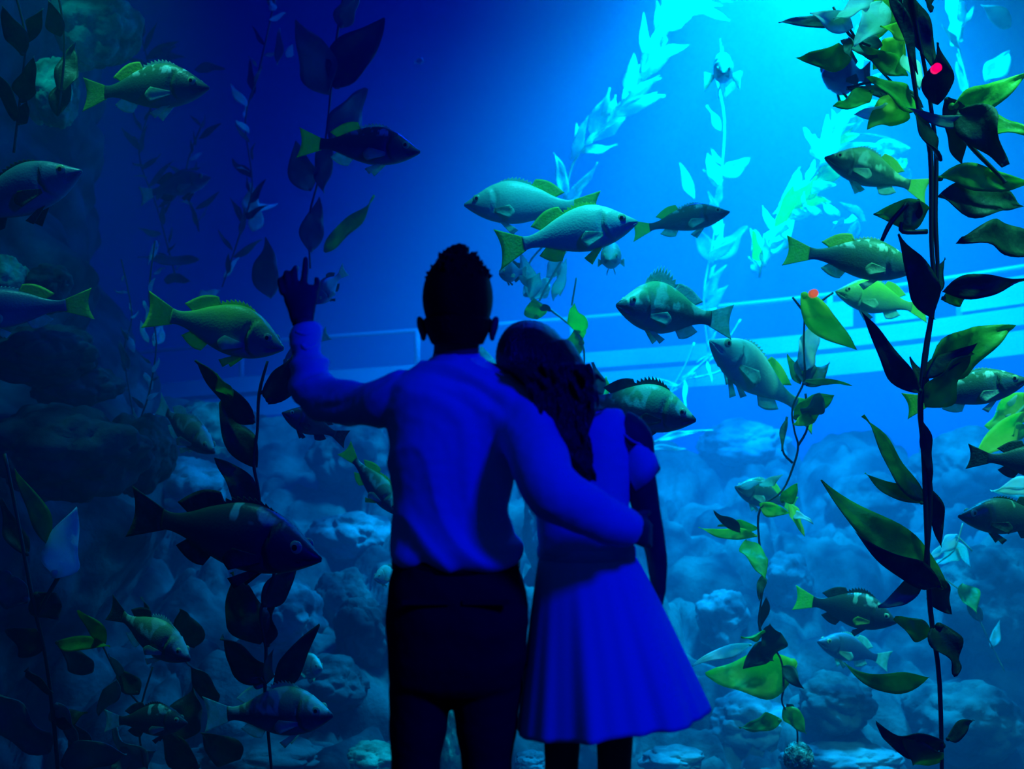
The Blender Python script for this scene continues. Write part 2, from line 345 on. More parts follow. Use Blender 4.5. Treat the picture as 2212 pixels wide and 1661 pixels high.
# ------------------------------------------------------------------ far walkway
def walkway():
    path = [(150, 862, 12.3), (450, 832, 12.2), (900, 800, 12.0), (1300, 772, 11.7), (1650, 744, 11.3), (1950, 712, 10.8), (2330, 660, 10.1)]
    pp = [P(*p) for p in path]
    q = []
    for i in range(len(pp)-1):
        p0 = pp[max(i-1, 0)]; p1 = pp[i]; p2 = pp[i+1]; p3 = pp[min(i+2, len(pp)-1)]
        for k in range(6):
            t = k/6; q.append(.5*((2*p1)+(p2-p0)*t+(2*p0-5*p1+4*p2-p3)*t*t+(3*p1-p0-3*p2+p3)*t**3))
    q.append(pp[-1])
    root = empty('walkway', q[0], 'pale concrete walkway with thin railing crossing the far side of the tank', 'walkway')
    def strip(name, zt, zb, y0, y1, m):
        b = MB(); b.rings([[p+Vector((0, y0, zt)), p+Vector((0, y1, zt)), p+Vector((0, y1, zb)), p+Vector((0, y0, zb))] for p in q]); o = link(name, b.mesh(name), m, root, smooth=False); return o
    strip('deck', .06, -.10, 0, 1.2, M['deck']); strip('joint', -.10, -.15, .05, 1.1, M['deckdark'])
    strip('kerb', -.15, -.36, -.06, 1.2, M['deck'])
    b = MB(); b.tube([p+Vector((0, .1, .42)) for p in q], [.022]*len(q), 8); link('railing', b.mesh('rail'), M['rail'], root)
    for i in range(2, len(q), 5):
        b = MB(); p = q[i]; b.tube([p+Vector((0, .1, .05)), p+Vector((0, .1, .42))], [.03, .03], 8); link('post', b.mesh('post'), M['rail'], root)
    for i in (26, 29, 32):
        b = MB(); b.rings([[p+Vector((0, .06, .34)), p+Vector((0, .10, .34)), p+Vector((0, .10, .09)), p+Vector((0, .06, .09))] for p in (q[i], q[i+1], q[i+2])]); link('panel', b.mesh('panel'), M['deck'], root, smooth=False)
walkway()

# ------------------------------------------------------------------ kelp
def blade_mesh(base, tip, w, sag=(0, 0, 0), depth_tilt=.0, fold=.18, wave=.06, seed=0, nu=16, full=.9, taper=1.0, nhint=(0, -1, 0)):
    """a kelp blade with thickness: base, tip, width in metres"""
    rnd = random.Random(seed); L = (tip-base).length; ax = (tip-base).normalized(); sag = Vector(sag)
    n = Vector(nhint); n = (n-ax*n.dot(ax)).normalized(); s = ax.cross(n)
    a0 = rnd.uniform(-.6, .6)+depth_tilt; s, n = s*math.cos(a0)+n*math.sin(a0), n*math.cos(a0)-s*math.sin(a0)
    nv = 6; top = []; bot = []; th = max(.0012, w*.015); tw = rnd.uniform(-1.3, 1.3); ph = rnd.uniform(0, 6)
    for i in range(nu+1):
        t = i/nu; c = base+ax*L*t+sag*4*t*(1-t)+n*L*.06*math.sin(ph+t*3)*t+s*L*.045*math.sin(ph*2+t*3.4)*math.sin(math.pi*t)
        ww = w*.5*(math.sin(math.pi/2*(t/.36)**.85) if t < .36 else math.cos(math.pi/2*(t-.36)/.64)**1.05*(1-.12*math.sin((t-.36)/.64*math.pi)))
        ww = max(ww, w*.012); a = tw*(t-.3); ss = s*math.cos(a)+n*math.sin(a); nn = n*math.cos(a)-s*math.sin(a)
        for j in range(nv+1):
            k = j/nv*2-1
            p = c+ss*ww*k+nn*(fold*ww*abs(k)+wave*1.7*w*math.sin(ph+t*(8+5*(ph%1))+k*1.2)*abs(k)+.02*w*math.sin(k*9))
            top.append(p+nn*th); bot.append(p-nn*th)
    b = MB(); R = nv+1; T = len(top); fs = []
    for i in range(nu):
        for j in range(nv):
            q = (i*R+j, (i+1)*R+j, (i+1)*R+j+1, i*R+j+1); fs.append(q); fs.append(tuple(T+x for x in q[::-1]))
        for j in (0, nv):
            fs.append((i*R+j, T+i*R+j, T+(i+1)*R+j, (i+1)*R+j))
    for i in (0, nu):
        for j in range(nv): fs.append((i*R+j, i*R+j+1, T+i*R+j+1, T+i*R+j))
    b.add(top+bot, fs); return b
def kelp(label, Y, stems, blades, group='kelp plants', name='kelp', auto=None, stipe='stipe', rs=.009):
    """stems: lists of (px, py[, Y]); blades: (bx, by, tx, ty, w, material[, sag_px[, dY]])"""
    s0 = stems[0][-1]; root = empty(name, P(s0[0], s0[1], Y), label, 'kelp', group)
    rnd = random.Random(len(label)*13+int(Y*10))
    for st in stems:
        pts = [P(p[0], p[1], p[2] if len(p) > 2 else Y) for p in st]; b = MB()
        b.tube(pts, [rs*(.8+.4*rnd.random()) for _ in pts], 7, sub=4)
        link('stipe', b.mesh('stipe'), M[stipe], root)
    for i, bl in enumerate(blades):
        bx, by, tx, ty, w, m = bl[:6]; sg = bl[6] if len(bl) > 6 else 0; dY = bl[7] if len(bl) > 7 else rnd.uniform(-.22, .16)
        p0, p1 = P(bx, by, Y+.0), P(tx, ty, Y+dY); d = p1-p0; up = Vector((0, 0, 1))
        mb = blade_mesh(p0, p1, S(w, Y)*1.12, up*S(-sg, Y), seed=i*31+int(bx), fold=rnd.uniform(.05, .3))
        ax = d.normalized(); b0 = p0-ax*.005
        # gas bladder where the blade leaves the stipe
        if w > 22 and i % 2 == 0: mb.ell(p0+ax*S(w, Y)*.12, (S(w, Y)*.13, S(w, Y)*.13, S(w, Y)*.13), 6)
        link('blade', mb.mesh('blade'), M[m], root)
    if auto:
        for (path, n, lo, hi, wlo, mats, seed, spread) in auto:
            r = random.Random(seed); segs = len(path)-1
            for i in range(n):
                t = (i+r.random()*.8)/n*segs; k = min(int(t), segs-1); f = t-k
                x = path[k][0]*(1-f)+path[k+1][0]*f; y = path[k][1]*(1-f)+path[k+1][1]*f
                x += r.uniform(-6, 6); a = math.atan2(path[k][1]-path[k+1][1], path[k][0]-path[k+1][0])+(1 if r.random() < .5 else -1)*r.uniform(.1, spread)
                ln = lo+(hi-lo)*r.random()**1.5; dy = r.uniform(-.3, .3)
                mb = blade_mesh(P(x, y, Y), P(x+math.cos(a)*ln, y+math.sin(a)*ln, Y+dy), S(ln*r.uniform(wlo*.7, wlo*1.2), Y), seed=i+seed, fold=r.uniform(0, .4), nu=10)
                link('blade', mb.mesh('blade'), M[r.choice(mats)], root)
    return root
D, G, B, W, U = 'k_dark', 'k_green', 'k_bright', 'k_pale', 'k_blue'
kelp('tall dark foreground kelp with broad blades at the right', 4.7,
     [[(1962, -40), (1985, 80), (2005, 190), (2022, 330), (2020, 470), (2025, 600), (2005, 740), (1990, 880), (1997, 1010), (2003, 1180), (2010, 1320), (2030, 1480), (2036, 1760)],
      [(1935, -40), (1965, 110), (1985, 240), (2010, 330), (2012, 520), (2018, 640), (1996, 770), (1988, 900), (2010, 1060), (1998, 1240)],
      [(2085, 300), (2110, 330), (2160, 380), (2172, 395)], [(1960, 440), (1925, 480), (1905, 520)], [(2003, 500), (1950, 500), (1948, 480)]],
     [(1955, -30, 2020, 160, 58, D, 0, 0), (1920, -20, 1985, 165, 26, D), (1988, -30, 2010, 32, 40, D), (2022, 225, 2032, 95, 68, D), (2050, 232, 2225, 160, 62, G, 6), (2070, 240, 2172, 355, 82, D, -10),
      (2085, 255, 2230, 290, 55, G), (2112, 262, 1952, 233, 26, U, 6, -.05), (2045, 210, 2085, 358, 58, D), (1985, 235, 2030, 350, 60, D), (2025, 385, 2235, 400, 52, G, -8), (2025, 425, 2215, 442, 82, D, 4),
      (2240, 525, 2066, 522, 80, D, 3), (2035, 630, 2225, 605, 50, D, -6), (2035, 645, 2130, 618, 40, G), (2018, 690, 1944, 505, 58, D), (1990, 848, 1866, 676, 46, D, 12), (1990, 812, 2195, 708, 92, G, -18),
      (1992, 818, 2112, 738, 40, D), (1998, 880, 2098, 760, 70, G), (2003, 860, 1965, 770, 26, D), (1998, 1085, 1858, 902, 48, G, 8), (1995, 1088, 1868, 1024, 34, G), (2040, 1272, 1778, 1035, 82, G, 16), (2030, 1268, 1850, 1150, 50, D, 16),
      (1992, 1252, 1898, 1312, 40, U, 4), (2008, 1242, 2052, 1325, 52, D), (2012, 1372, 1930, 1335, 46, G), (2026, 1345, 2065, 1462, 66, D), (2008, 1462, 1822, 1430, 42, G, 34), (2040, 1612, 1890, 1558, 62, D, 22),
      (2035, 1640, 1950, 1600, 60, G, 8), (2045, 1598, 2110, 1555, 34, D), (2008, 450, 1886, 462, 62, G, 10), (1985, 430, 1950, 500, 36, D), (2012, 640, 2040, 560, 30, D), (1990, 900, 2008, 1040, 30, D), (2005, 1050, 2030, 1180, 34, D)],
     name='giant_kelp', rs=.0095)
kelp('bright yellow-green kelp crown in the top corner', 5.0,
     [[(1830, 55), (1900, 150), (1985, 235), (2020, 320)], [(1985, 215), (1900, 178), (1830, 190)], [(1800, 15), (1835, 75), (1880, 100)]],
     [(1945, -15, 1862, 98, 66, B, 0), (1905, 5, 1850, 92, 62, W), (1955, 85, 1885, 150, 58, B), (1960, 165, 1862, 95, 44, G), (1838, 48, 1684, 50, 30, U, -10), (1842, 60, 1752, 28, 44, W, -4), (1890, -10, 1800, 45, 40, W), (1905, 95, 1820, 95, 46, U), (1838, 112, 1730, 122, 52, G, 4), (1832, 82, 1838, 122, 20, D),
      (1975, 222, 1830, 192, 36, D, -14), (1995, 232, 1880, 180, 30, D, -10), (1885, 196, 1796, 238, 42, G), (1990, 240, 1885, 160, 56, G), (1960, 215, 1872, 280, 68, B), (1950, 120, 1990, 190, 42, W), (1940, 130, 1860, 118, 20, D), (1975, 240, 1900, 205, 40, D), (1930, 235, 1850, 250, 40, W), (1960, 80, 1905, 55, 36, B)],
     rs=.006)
kelp('slender green kelp rising from the crusted ball', 5.6,
     [[(1738, 676), (1736, 760), (1738, 820), (1712, 880), (1716, 930), (1724, 962), (1716, 1000), (1690, 1060), (1642, 1100), (1640, 1170), (1652, 1240), (1644, 1300), (1642, 1360), (1685, 1420), (1693, 1480), (1690, 1520), (1720, 1570), (1722, 1612)],
      [(1738, 676), (1712, 642)], [(1738, 676), (1800, 632)], [(1724, 962), (1745, 920), (1740, 850)], [(1700, 900), (1690, 970), (1712, 1000)]],
     [(1733, 632, 1852, 756, 58, B, 6), (1738, 800, 1748, 692, 58, W), (1738, 832, 1742, 730, 44, U), (1742, 832, 1790, 788, 46, D), (1715, 905, 1800, 850, 58, G), (1728, 830, 1700, 765, 26, G), (1735, 822, 1842, 832, 14, G), (1760, 905, 1712, 915, 26, B), (1745, 900, 1770, 850, 44, U),
      (1700, 905, 1688, 975, 14, D), (1640, 1048, 1690, 1026, 22, W), (1600, 1052, 1650, 1040, 16, W), (1690, 1085, 1722, 1045, 30, G), (1640, 1088, 1705, 1108, 30, B, 6), (1705, 1085, 1738, 1160, 22, B), (1712, 1105, 1756, 1130, 18, W),
      (1636, 1158, 1508, 1138, 24, B, 4), (1638, 1142, 1553, 1132, 30, G, -6), (1600, 1150, 1540, 1102, 22, D), (1612, 1168, 1652, 1248, 48, G), (1650, 1240, 1640, 1300, 18, D), (1655, 1290, 1640, 1360, 18, D),
      (1624, 1392, 1492, 1438, 26, W, -8), (1668, 1425, 1664, 1348, 60, D), (1662, 1388, 1606, 1445, 44, D), (1650, 1370, 1600, 1375, 28, G), (1722, 1432, 1524, 1458, 92, B, 22), (1690, 1440, 1735, 1486, 30, D), (1688, 1556, 1598, 1572, 36, G), (1692, 1528, 1742, 1584, 38, G), (1700, 1520, 1730, 1560, 20, D)],
     rs=.0055)
kelp('sunlit pale kelp arching from the bright surface above the couple', 9.1,
     [[(1650, -60), (1560, -10), (1450, 20), (1430, 100), (1390, 170), (1310, 262), (1245, 340), (1222, 410), (1210, 470), (1190, 540)]],
     [(1225, 430, 1195, 330, 26, W), (1222, 440, 1290, 350, 20, W), (1212, 470, 1262, 400, 26, W)],
     auto=[([(1640, -50), (1560, -10), (1450, 20), (1430, 100), (1390, 170), (1310, 262), (1235, 350)], 54, 40, 135, .34, [W, W, 'k_pale'], 5, .75)], stipe='stipe_pale', rs=.010)
kelp('kelp with small yellow blades behind the nose of the green fish, above the woman', 6.6,
     [[(1185, 520), (1140, 575), (1150, 640), (1190, 670), (1240, 712), (1262, 760), (1255, 830)], [(1215, 560), (1180, 620), (1165, 650)], [(1245, 600), (1235, 660)]],
     [(1140, 600, 1100, 560, 44, U), (1150, 620, 1125, 545, 34, W), (1135, 640, 1165, 590, 40, W), (1150, 650, 1185, 600, 40, W), (1160, 690, 1152, 645, 46, B), (1165, 665, 1200, 672, 14, D), (1250, 720, 1240, 655, 40, B), (1250, 705, 1258, 735, 24, B), (1262, 740, 1215, 745, 50, G), (1195, 650, 1225, 560, 22, W), (1210, 640, 1205, 540, 20, W), (1180, 600, 1220, 545, 34, W), (1225, 545, 1180, 548, 20, W), (1060, 800, 1040, 750, 34, W), (1300, 860, 1282, 782, 30, D), (1302, 862, 1310, 812, 22, B)],
     stipe='stipe_pale', rs=.006)
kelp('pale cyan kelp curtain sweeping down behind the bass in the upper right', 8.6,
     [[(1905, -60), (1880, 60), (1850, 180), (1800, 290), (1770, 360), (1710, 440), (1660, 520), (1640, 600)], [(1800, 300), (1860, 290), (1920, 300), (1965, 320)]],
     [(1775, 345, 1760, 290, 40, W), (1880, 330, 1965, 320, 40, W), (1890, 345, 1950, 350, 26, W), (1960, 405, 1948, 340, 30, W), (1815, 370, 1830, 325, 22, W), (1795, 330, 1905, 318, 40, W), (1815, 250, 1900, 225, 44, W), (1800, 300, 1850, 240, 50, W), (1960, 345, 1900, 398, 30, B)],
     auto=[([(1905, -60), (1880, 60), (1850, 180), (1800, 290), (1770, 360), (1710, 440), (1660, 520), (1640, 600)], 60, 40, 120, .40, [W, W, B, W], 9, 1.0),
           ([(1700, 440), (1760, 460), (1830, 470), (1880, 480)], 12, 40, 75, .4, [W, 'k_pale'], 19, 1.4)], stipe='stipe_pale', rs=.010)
kelp('faint hazy kelp hanging far back under the brightest water', 10.2,
     [[(1545, 160), (1565, 260), (1556, 400), (1540, 520), (1520, 640), (1530, 760)]], [(1500, 430, 1470, 350, 22, W), (1560, 380, 1620, 340, 34, W), (1550, 400, 1530, 330, 30, W), (1545, 560, 1615, 490, 40, U), (1540, 570, 1490, 480, 34, U)],
     auto=[([(1565, 200), (1556, 400), (1540, 520), (1520, 640), (1530, 760)], 14, 40, 95, .3, [W], 3, .9)], stipe='stipe_pale', rs=.008)
kelp('hazy pale kelp behind the dark kelp in the top right corner', 8.6,
     [[(2080, -60), (2065, 60), (2085, 160), (2105, 260), (2100, 330)]], [(2070, 60, 2050, -30, 40, W), (2060, 100, 2048, 20, 36, W), (2130, 175, 2180, 112, 46, W), (2100, 265, 2090, 215, 30, W), (2180, 60, 2120, 10, 40, U)],
     auto=[([(2080, -40), (2065, 60), (2085, 160), (2100, 260)], 8, 40, 80, .32, [W, U], 4, .9)], stipe='stipe_pale', rs=.007)
kelp('tangled white frayed seaweed in front of the walkway', 9.0,
     [[(1395, 900), (1450, 850), (1500, 800), (1570, 735), (1600, 690)], [(1440, 860), (1480, 790), (1500, 740)], [(1480, 820), (1560, 800), (1590, 760)], [(1400, 960), (1470, 935), (1540, 930)]],
     [(1420, 950, 1510, 935, 16, W), (1400, 970, 1480, 968, 12, W)],
     auto=[([(1400, 900), (1450, 850), (1500, 800), (1570, 735)], 18, 35, 80, .14, [W], 8, 1.4)], stipe='stipe_pale', rs=.007)
kelp('dark kelp with long black blades below the yellow-green fish', 5.0,
     [[(578, 780), (560, 850), (556, 930), (548, 1000), (560, 1070), (566, 1180), (592, 1240), (563, 1320), (575, 1400), (573, 1500), (590, 1700)], [(560, 850), (585, 840), (608, 835)]],
     [(548, 915, 418, 780, 66, D, 6), (552, 1010, 478, 870, 62, D), (578, 868, 634, 765, 64, D), (556, 1092, 462, 990, 54, D), (566, 1310, 644, 1226, 54, D), (562, 1392, 500, 1236, 84, D), (578, 1398, 590, 1300, 44, D), (568, 1470, 478, 1382, 66, D), (590, 1490, 692, 1346, 50, D, 8), (576, 1475, 592, 1405, 22, U), (500, 860, 470, 800, 34, G), (575, 1480, 520, 1460, 26, U)],
     rs=.007)
kelp('dim broad-bladed kelp hanging behind the second fish', 7.2,
     [[(750, -60), (725, 100), (706, 280), (690, 380), (668, 470), (670, 580)]],
     [(722, 190, 826, 35, 88, D), (712, 205, 640, 45, 78, U), (712, 300, 790, 190, 66, U), (668, 412, 640, 308, 58, U), (670, 545, 690, 425, 48, U), (702, 545, 806, 420, 44, G, 0), (702, 310, 704, 420, 50, U), (585, 645, 572, 510, 56, U), (735, 60, 770, -20, 50, U)],
     rs=.007)
kelp('dark kelp with one pale triangular blade in the lower left corner', 4.8,
     [[(10, 980), (40, 1130), (70, 1290), (95, 1400), (110, 1500), (125, 1661), (130, 1800)], [(130, 1240), (95, 1300), (80, 1330)]],
     [(118, 1248, 163, 1098, 84, W, 6), (108, 1180, 32, 1012, 38, G), (60, 1300, -20, 1230, 70, U), (228, 1392, 168, 1318, 30, G), (120, 1388, 240, 1398, 34, G), (110, 1622, -30, 1490, 96, U), (118, 1520, 172, 1600, 56, U), (130, 1650, 275, 1625, 70, U, -10), (75, 1280, 130, 1340, 60, D), (95, 1400, 20, 1360, 60, D), (60, 1200, 5, 1080, 40, D), (105, 1500, 60, 1440, 50, D), (115, 1560, 190, 1540, 40, D), (250, 1470, 215, 1540, 36, U)],
     rs=.008)
kelp('black kelp strands over the green-lit rocks in the top left corner', 5.2,
     [[(25, -40), (55, 80), (45, 200), (30, 330)], [(120, -40), (140, 90), (125, 250)]],
     [(50, 120, 5, 10, 44, D), (55, 100, 100, 20, 40, D), (45, 220, 75, 120, 44, D), (35, 260, -10, 160, 46, D), (130, 200, 165, 95, 46, D), (125, 250, 145, 150, 40, D), (40, 270, 60, 215, 30, D), (130, 80, 105, 0, 36, D)],
     rs=.006)
kelp('thin kelp speckled with tiny bright leaves beside the rock wall', 6.8,
     [[(335, 520), (322, 640), (338, 740), (322, 850), (300, 930), (330, 1010)]],
     [(330, 700, 312, 650, 24, W), (335, 745, 352, 700, 24, W), (312, 805, 330, 840, 16, W), (322, 740, 300, 690, 14, W), (338, 520, 322, 570, 14, W)],
     auto=[([(335, 520), (322, 640), (338, 740), (322, 850), (300, 930)], 16, 18, 42, .34, [W, U, W], 6, 1.1)], rs=.005)
kelp('thin kelp with pale flecks against the dark gap left of centre', 7.2,
     [[(262, 560), (285, 680), (268, 760), (285, 880), (300, 980)]],
     [(290, 760, 268, 720, 16, W), (280, 800, 258, 735, 20, U)],
     auto=[([(262, 600), (285, 680), (268, 760), (285, 880)], 9, 14, 40, .3, [U, W, U], 16, 1.0)], rs=.004)
kelp('faint blue kelp with glinting leaves drifting in the upper left water', 8.2,
     [[(600, -30), (560, 150), (530, 260), (545, 400), (520, 500), (480, 620)]],
     [(545, 470, 540, 395, 34, W), (548, 500, 556, 440, 30, W), (620, 125, 632, 95, 16, W), (590, 25, 585, 0, 16, W), (600, 140, 605, 60, 20, U), (420, 150, 490, 148, 20, U), (430, 560, 300, 560, 26, U), (355, 605, 410, 605, 26, U), (430, 645, 472, 628, 24, W)],
     auto=[([(600, -30), (560, 150), (530, 260), (545, 400), (520, 500), (480, 620)], 26, 30, 80, .25, [U, U, W, D], 26, 1.2)], rs=.006)
kelp('tangle of dim blue kelp behind the uppermost fish', 8.6,
     [[(300, 60), (330, 200), (300, 330), (340, 450), (380, 600)], [(440, 260), (400, 380), (430, 500)]],
     [(400, 410, 425, 412, 16, W), (350, 120, 380, 100, 24, U), (330, 115, 400, 125, 18, U)],
     auto=[([(300, 60), (330, 200), (300, 330), (340, 450), (380, 600)], 30, 30, 90, .24, [U, D, U], 36, 1.3), ([(440, 260), (400, 380), (430, 500)], 14, 30, 70, .24, [U, D], 46, 1.3)], rs=.006)
kelp('thin dark kelp leaning right of the lower left fish', 5.4,
     [[(215, 1380), (260, 1470), (310, 1530)], [(330, 1440), (300, 1560), (320, 1700)]],
     [(260, 1462, 235, 1410, 18, U), (420, 1400, 385, 1310, 60, D), (430, 1660, 330, 1560, 70, D), (390, 1600, 420, 1480, 80, D), (240, 1661, 340, 1620, 60, U), (520, 1640, 430, 1580, 60, D), (300, 1500, 250, 1440, 40, D), (320, 1661, 235, 1560, 60, U), (200, 1450, 130, 1395, 46, D), (470, 1520, 400, 1430, 50, D), (200, 1640, 150, 1540, 52, D), (345, 1390, 300, 1290, 44, D)],
     rs=.005)
kelp('thin pale kelp trailing over the dark right-hand rocks', 6.4,
     [[(2080, 1130), (2060, 1190), (2020, 1230), (2090, 1290), (2130, 1370), (2170, 1450)], [(2070, 1160), (2100, 1190)]],
     [(2068, 1155, 2000, 1210, 34, W), (2070, 1185, 2020, 1222, 40, W), (2060, 1170, 2095, 1222, 20, W), (2120, 1340, 2085, 1290, 26, U), (2140, 1400, 2160, 1340, 20, U), (2080, 1260, 2110, 1330, 40, G)], stipe='stipe_pale', rs=.004)
kelp('bright green leafy kelp at the right edge below the green-tailed fish', 6.0,
     [[(2260, 830), (2200, 890), (2140, 950), (2100, 1000)]],
     [(2225, 850, 2130, 925, 60, B, 4), (2215, 890, 2095, 992, 56, B), (2235, 870, 2150, 890, 46, W), (2215, 920, 2160, 960, 40, G), (2240, 1050, 2150, 1062, 40, W), (2230, 1070, 2140, 1060, 26, W)], stipe='stipe_pale', rs=.006)
# crusted ball the slender kelp grows from
bm = bmesh.new(); bmesh.ops.create_icosphere(bm, subdivisions=5, radius=1)
for v in bm.verts:
    d, e = cells(v.co, 5.5); v.co *= 1-.16*max(0, .35-e)*2; v.co.z *= 1.1
me = bpy.data.meshes.new('ball'); bm.to_mesh(me); bm.free(); me.transform(Matrix.Scale(S(33, 5.6), 4))
o = link('kelp_holdfast', me, M['netting']); o.location = P(1725, 1638, 5.6); tag(o, 'round crusted ball at the foot of the slender green kelp', 'holdfast')

# ------------------------------------------------------------------ fish
TOPP = [(0, .0), (.06, .032), (.14, .075), (.25, .125), (.38, .156), (.52, .150), (.68, .112), (.82, .065), (.93, .043), (1, .047)]
BOTP = [(0, -.018), (.05, -.042), (.14, -.078), (.25, -.108), (.38, -.124), (.52, -.12), (.68, -.088), (.82, -.050), (.93, -.036), (1, -.042)]
WIDP = [(0, .006), (.05, .03), (.14, .058), (.25, .078), (.30, .072), (.42, .078), (.6, .058), (.8, .028), (.93, .014), (1, .008)]
def fish(label, nose, tail, Yn, Yt, skin, tailm='f_tail', finm='f_fin', deep=1.0, bend=.0, spiny=.06, name='fish', group='fish in the tank', roll=0, finw=1.0, wide=1.0):
    a, b = P(nose[0], nose[1], Yn), P(tail[0], tail[1], Yt); Lg = (a-b).length; x = (a-b).normalized()
    up = Vector((0, 0, 1)) if abs(x.z) < .95 else Vector((0, -1, 0)); y = up.cross(x).normalized(); z = x.cross(y)
    if roll: y, z = y*math.cos(roll)+z*math.sin(roll), z*math.cos(roll)-y*math.sin(roll)
    rnd = random.Random(int(nose[0]*3+nose[1]))
    def bendy(s): return bend*((s-.35)**2)*1.2+.008*math.sin(s*6)
    def tv(s): return slerp(TOPP, s)*deep
    def bv(s): return slerp(BOTP, s)*deep
    nb, na = 54, 30; rr = []
    for i in range(nb+1):
        s = i/nb; t, q = tv(s), bv(s); w = slerp(WIDP, s)*wide*(.6+.4*deep); c = (t+q)/2; h = (t-q)/2; row = []
        for j in range(na):
            an = 2*math.pi*j/na; cy, cz = math.sin(an), math.cos(an)
            ww = w*(abs(cy)**.9)*(1 if cy > 0 else -1)
            zz = c+h*cz
            se = .285-.085*cz*cz                                       # edge of the gill cover
            if abs(cz) < .93:
                if se-.04 < s <= se: ww *= 1+.13*(s-se+.04)/.04
                elif se < s < se+.02: ww *= .78
                elif s < se+.05 and s > se: ww *= .78+.22*(s-se-.02)/.03
            ml = -.25-2.2*s                                            # mouth line
            if s < .12 and abs(cz-ml) < .14: ww *= .5
            row.append(Vector((.5-s*.8, ww+bendy(s), zz)))
        rr.append(row)
    mb = MB(); mb.rings(rr); body = link(name, mb.mesh('fish_body'), M[skin])
    body.matrix_world = Matrix((( x.x, y.x, z.x, (a.x+b.x)/2), (x.y, y.y, z.y, (a.y+b.y)/2), (x.z, y.z, z.z, (a.z+b.z)/2), (0, 0, 0, 1))) @ Matrix.Scale(Lg, 4)
    tag(body, label, 'fish', group)
    def part(nm, mb, m):
        o = link(nm, mb.mesh(nm), M[m] if isinstance(m, str) else m, body, world=False); return o
    def fin(nm, base, tipf, m, nrays, spike=0, th=.003, nrm=Vector((0, 1, 0)), scoop=0):
        """base(u), tipf(u): Vectors; a ribbed fin membrane with thickness"""
        nu = nrays*2; nv = 5; T, Bq = [], []
        for i in range(nu+1):
            u = i/nu; p0, p1 = base(u), tipf(u); rib = 1 if i % 2 == 0 else .35
            if i % 2 == 1 and spike: p1 = p0.lerp(p1, 1-spike)
            for j in range(nv+1):
                v = j/nv; p = p0.lerp(p1, v)+nrm*scoop*v*v; d = nrm*th*rib*(1-.6*v); T.append(p+d); Bq.append(p-d)
        R = nv+1; n = len(T); fs = []
        for i in range(nu):
            for j in range(nv):
                k = (i*R+j, (i+1)*R+j, (i+1)*R+j+1, i*R+j+1); fs += [k, tuple(n+x for x in k[::-1])]
            fs += [(i*R+nv, (i+1)*R+nv, n+(i+1)*R+nv, n+i*R+nv), (i*R, (i+1)*R, n+(i+1)*R, n+i*R)]
        for i in (0, nu):
            for j in range(nv): fs.append((i*R+j, i*R+j+1, n+i*R+j+1, n+i*R+j))
        q = MB(); q.add(T+Bq, fs); return part(nm, q, m)
    yb = bendy(1)
    def V(x_, y_, z_): return Vector((x_, y_, z_))
    tw = .115*finw*(.55+.45*deep)
    fin('tail_fin', lambda u: V(-.285, yb, (u*2-1)*.042*deep), lambda u: V(-.5+.035*math.cos((u*2-1)*1.5)+.01, yb+bend*.25, (u*2-1)*tw), tailm, 9)
    def sx(s): return .5-s*.8
    fin('dorsal_fin', lambda u: V(sx(.27+.32*u), bendy(.27+.32*u), tv(.27+.32*u)-.012), lambda u: V(sx(.30+.34*u), bendy(.3+.34*u), tv(.27+.32*u)+spiny*math.sin(math.pi*(.15+.75*u))), finm, 10, .42)
    fin('dorsal_fin', lambda u: V(sx(.60+.22*u), bendy(.6+.22*u), tv(.60+.22*u)-.010), lambda u: V(sx(.64+.27*u), bendy(.6+.3*u), tv(.60+.22*u)+.062*finw*math.sin(math.pi*(.25+.6*u))), tailm if finm != 'f_dark' else finm, 8)
    fin('anal_fin', lambda u: V(sx(.64+.16*u), bendy(.64+.16*u), bv(.64+.16*u)+.012), lambda u: V(sx(.69+.19*u), bendy(.7+.15*u), bv(.64+.16*u)-.06*finw*math.sin(math.pi*(.3+.5*u))), finm, 6)
    for sd in (1, -1):
        wv = slerp(WIDP, .31)*wide
        fin('pectoral_fin', lambda u: V(sx(.30), sd*wv*.95+bendy(.3), -.035*deep-.025*u), lambda u: V(sx(.44+.05*math.sin(u*3)), sd*(wv+.045*finw)+bendy(.4), -.015-.095*u*finw), 'f_fin' if finm != 'f_dark' else tailm, 6, nrm=Vector((.2, sd, 0)).normalized())
        fin('pelvic_fin', lambda u: V(sx(.33+.05*u), sd*.022+bendy(.33), bv(.34)+.012), lambda u: V(sx(.45+.05*u), sd*.045+bendy(.45), bv(.4)-.075*finw*(1-.5*u)), finm, 5)
        e = MB(); c = V(sx(.125), sd*slerp(WIDP, .125)*wide*(.6+.4*deep)*.86+bendy(.125), (tv(.125)*.42))
        c.y += sd*.002; e.ell(c, (.030, .012, .029), 9, mi=0); e.ell(c+V(0, sd*.0065, 0), (.0150, .008, .0150), 9, mi=1)
        part('eye', e, M['iris']).data.materials.append(M['pupil'])
    return body
fish('dark bass with a bright green back swimming uppermost at the left', (450, 186), (163, 200), 5.2, 5.4, 'bass', deep=1.02, bend=.08, spiny=.03)
fish('grey bass with white-spotted back and green tail high above the pointing hand', (908, 326), (640, 308), 5.3, 5.5, 'bass', deep=.98, spiny=.025)
fish('large dim bass cut off by the left picture edge, head raised', (176, 366), (-150, 500), 4.9, 5.0, 'blue', 'f_dark', 'f_dark', deep=1.05, spiny=.03)
fish('yellow-green bass swimming just left of the raised forearm', (615, 750), (318, 668), 4.8, 5.0, 'olive', 'f_tail', 'f_tail', deep=1.12, bend=-.05, spiny=.03)
fish('cyan bass facing left above the couple, tail hidden behind another fish', (1003, 440), (1300, 448), 5.6, 5.5, 'silver', 'f_tail', 'f_fin', deep=1.1, spiny=.03)
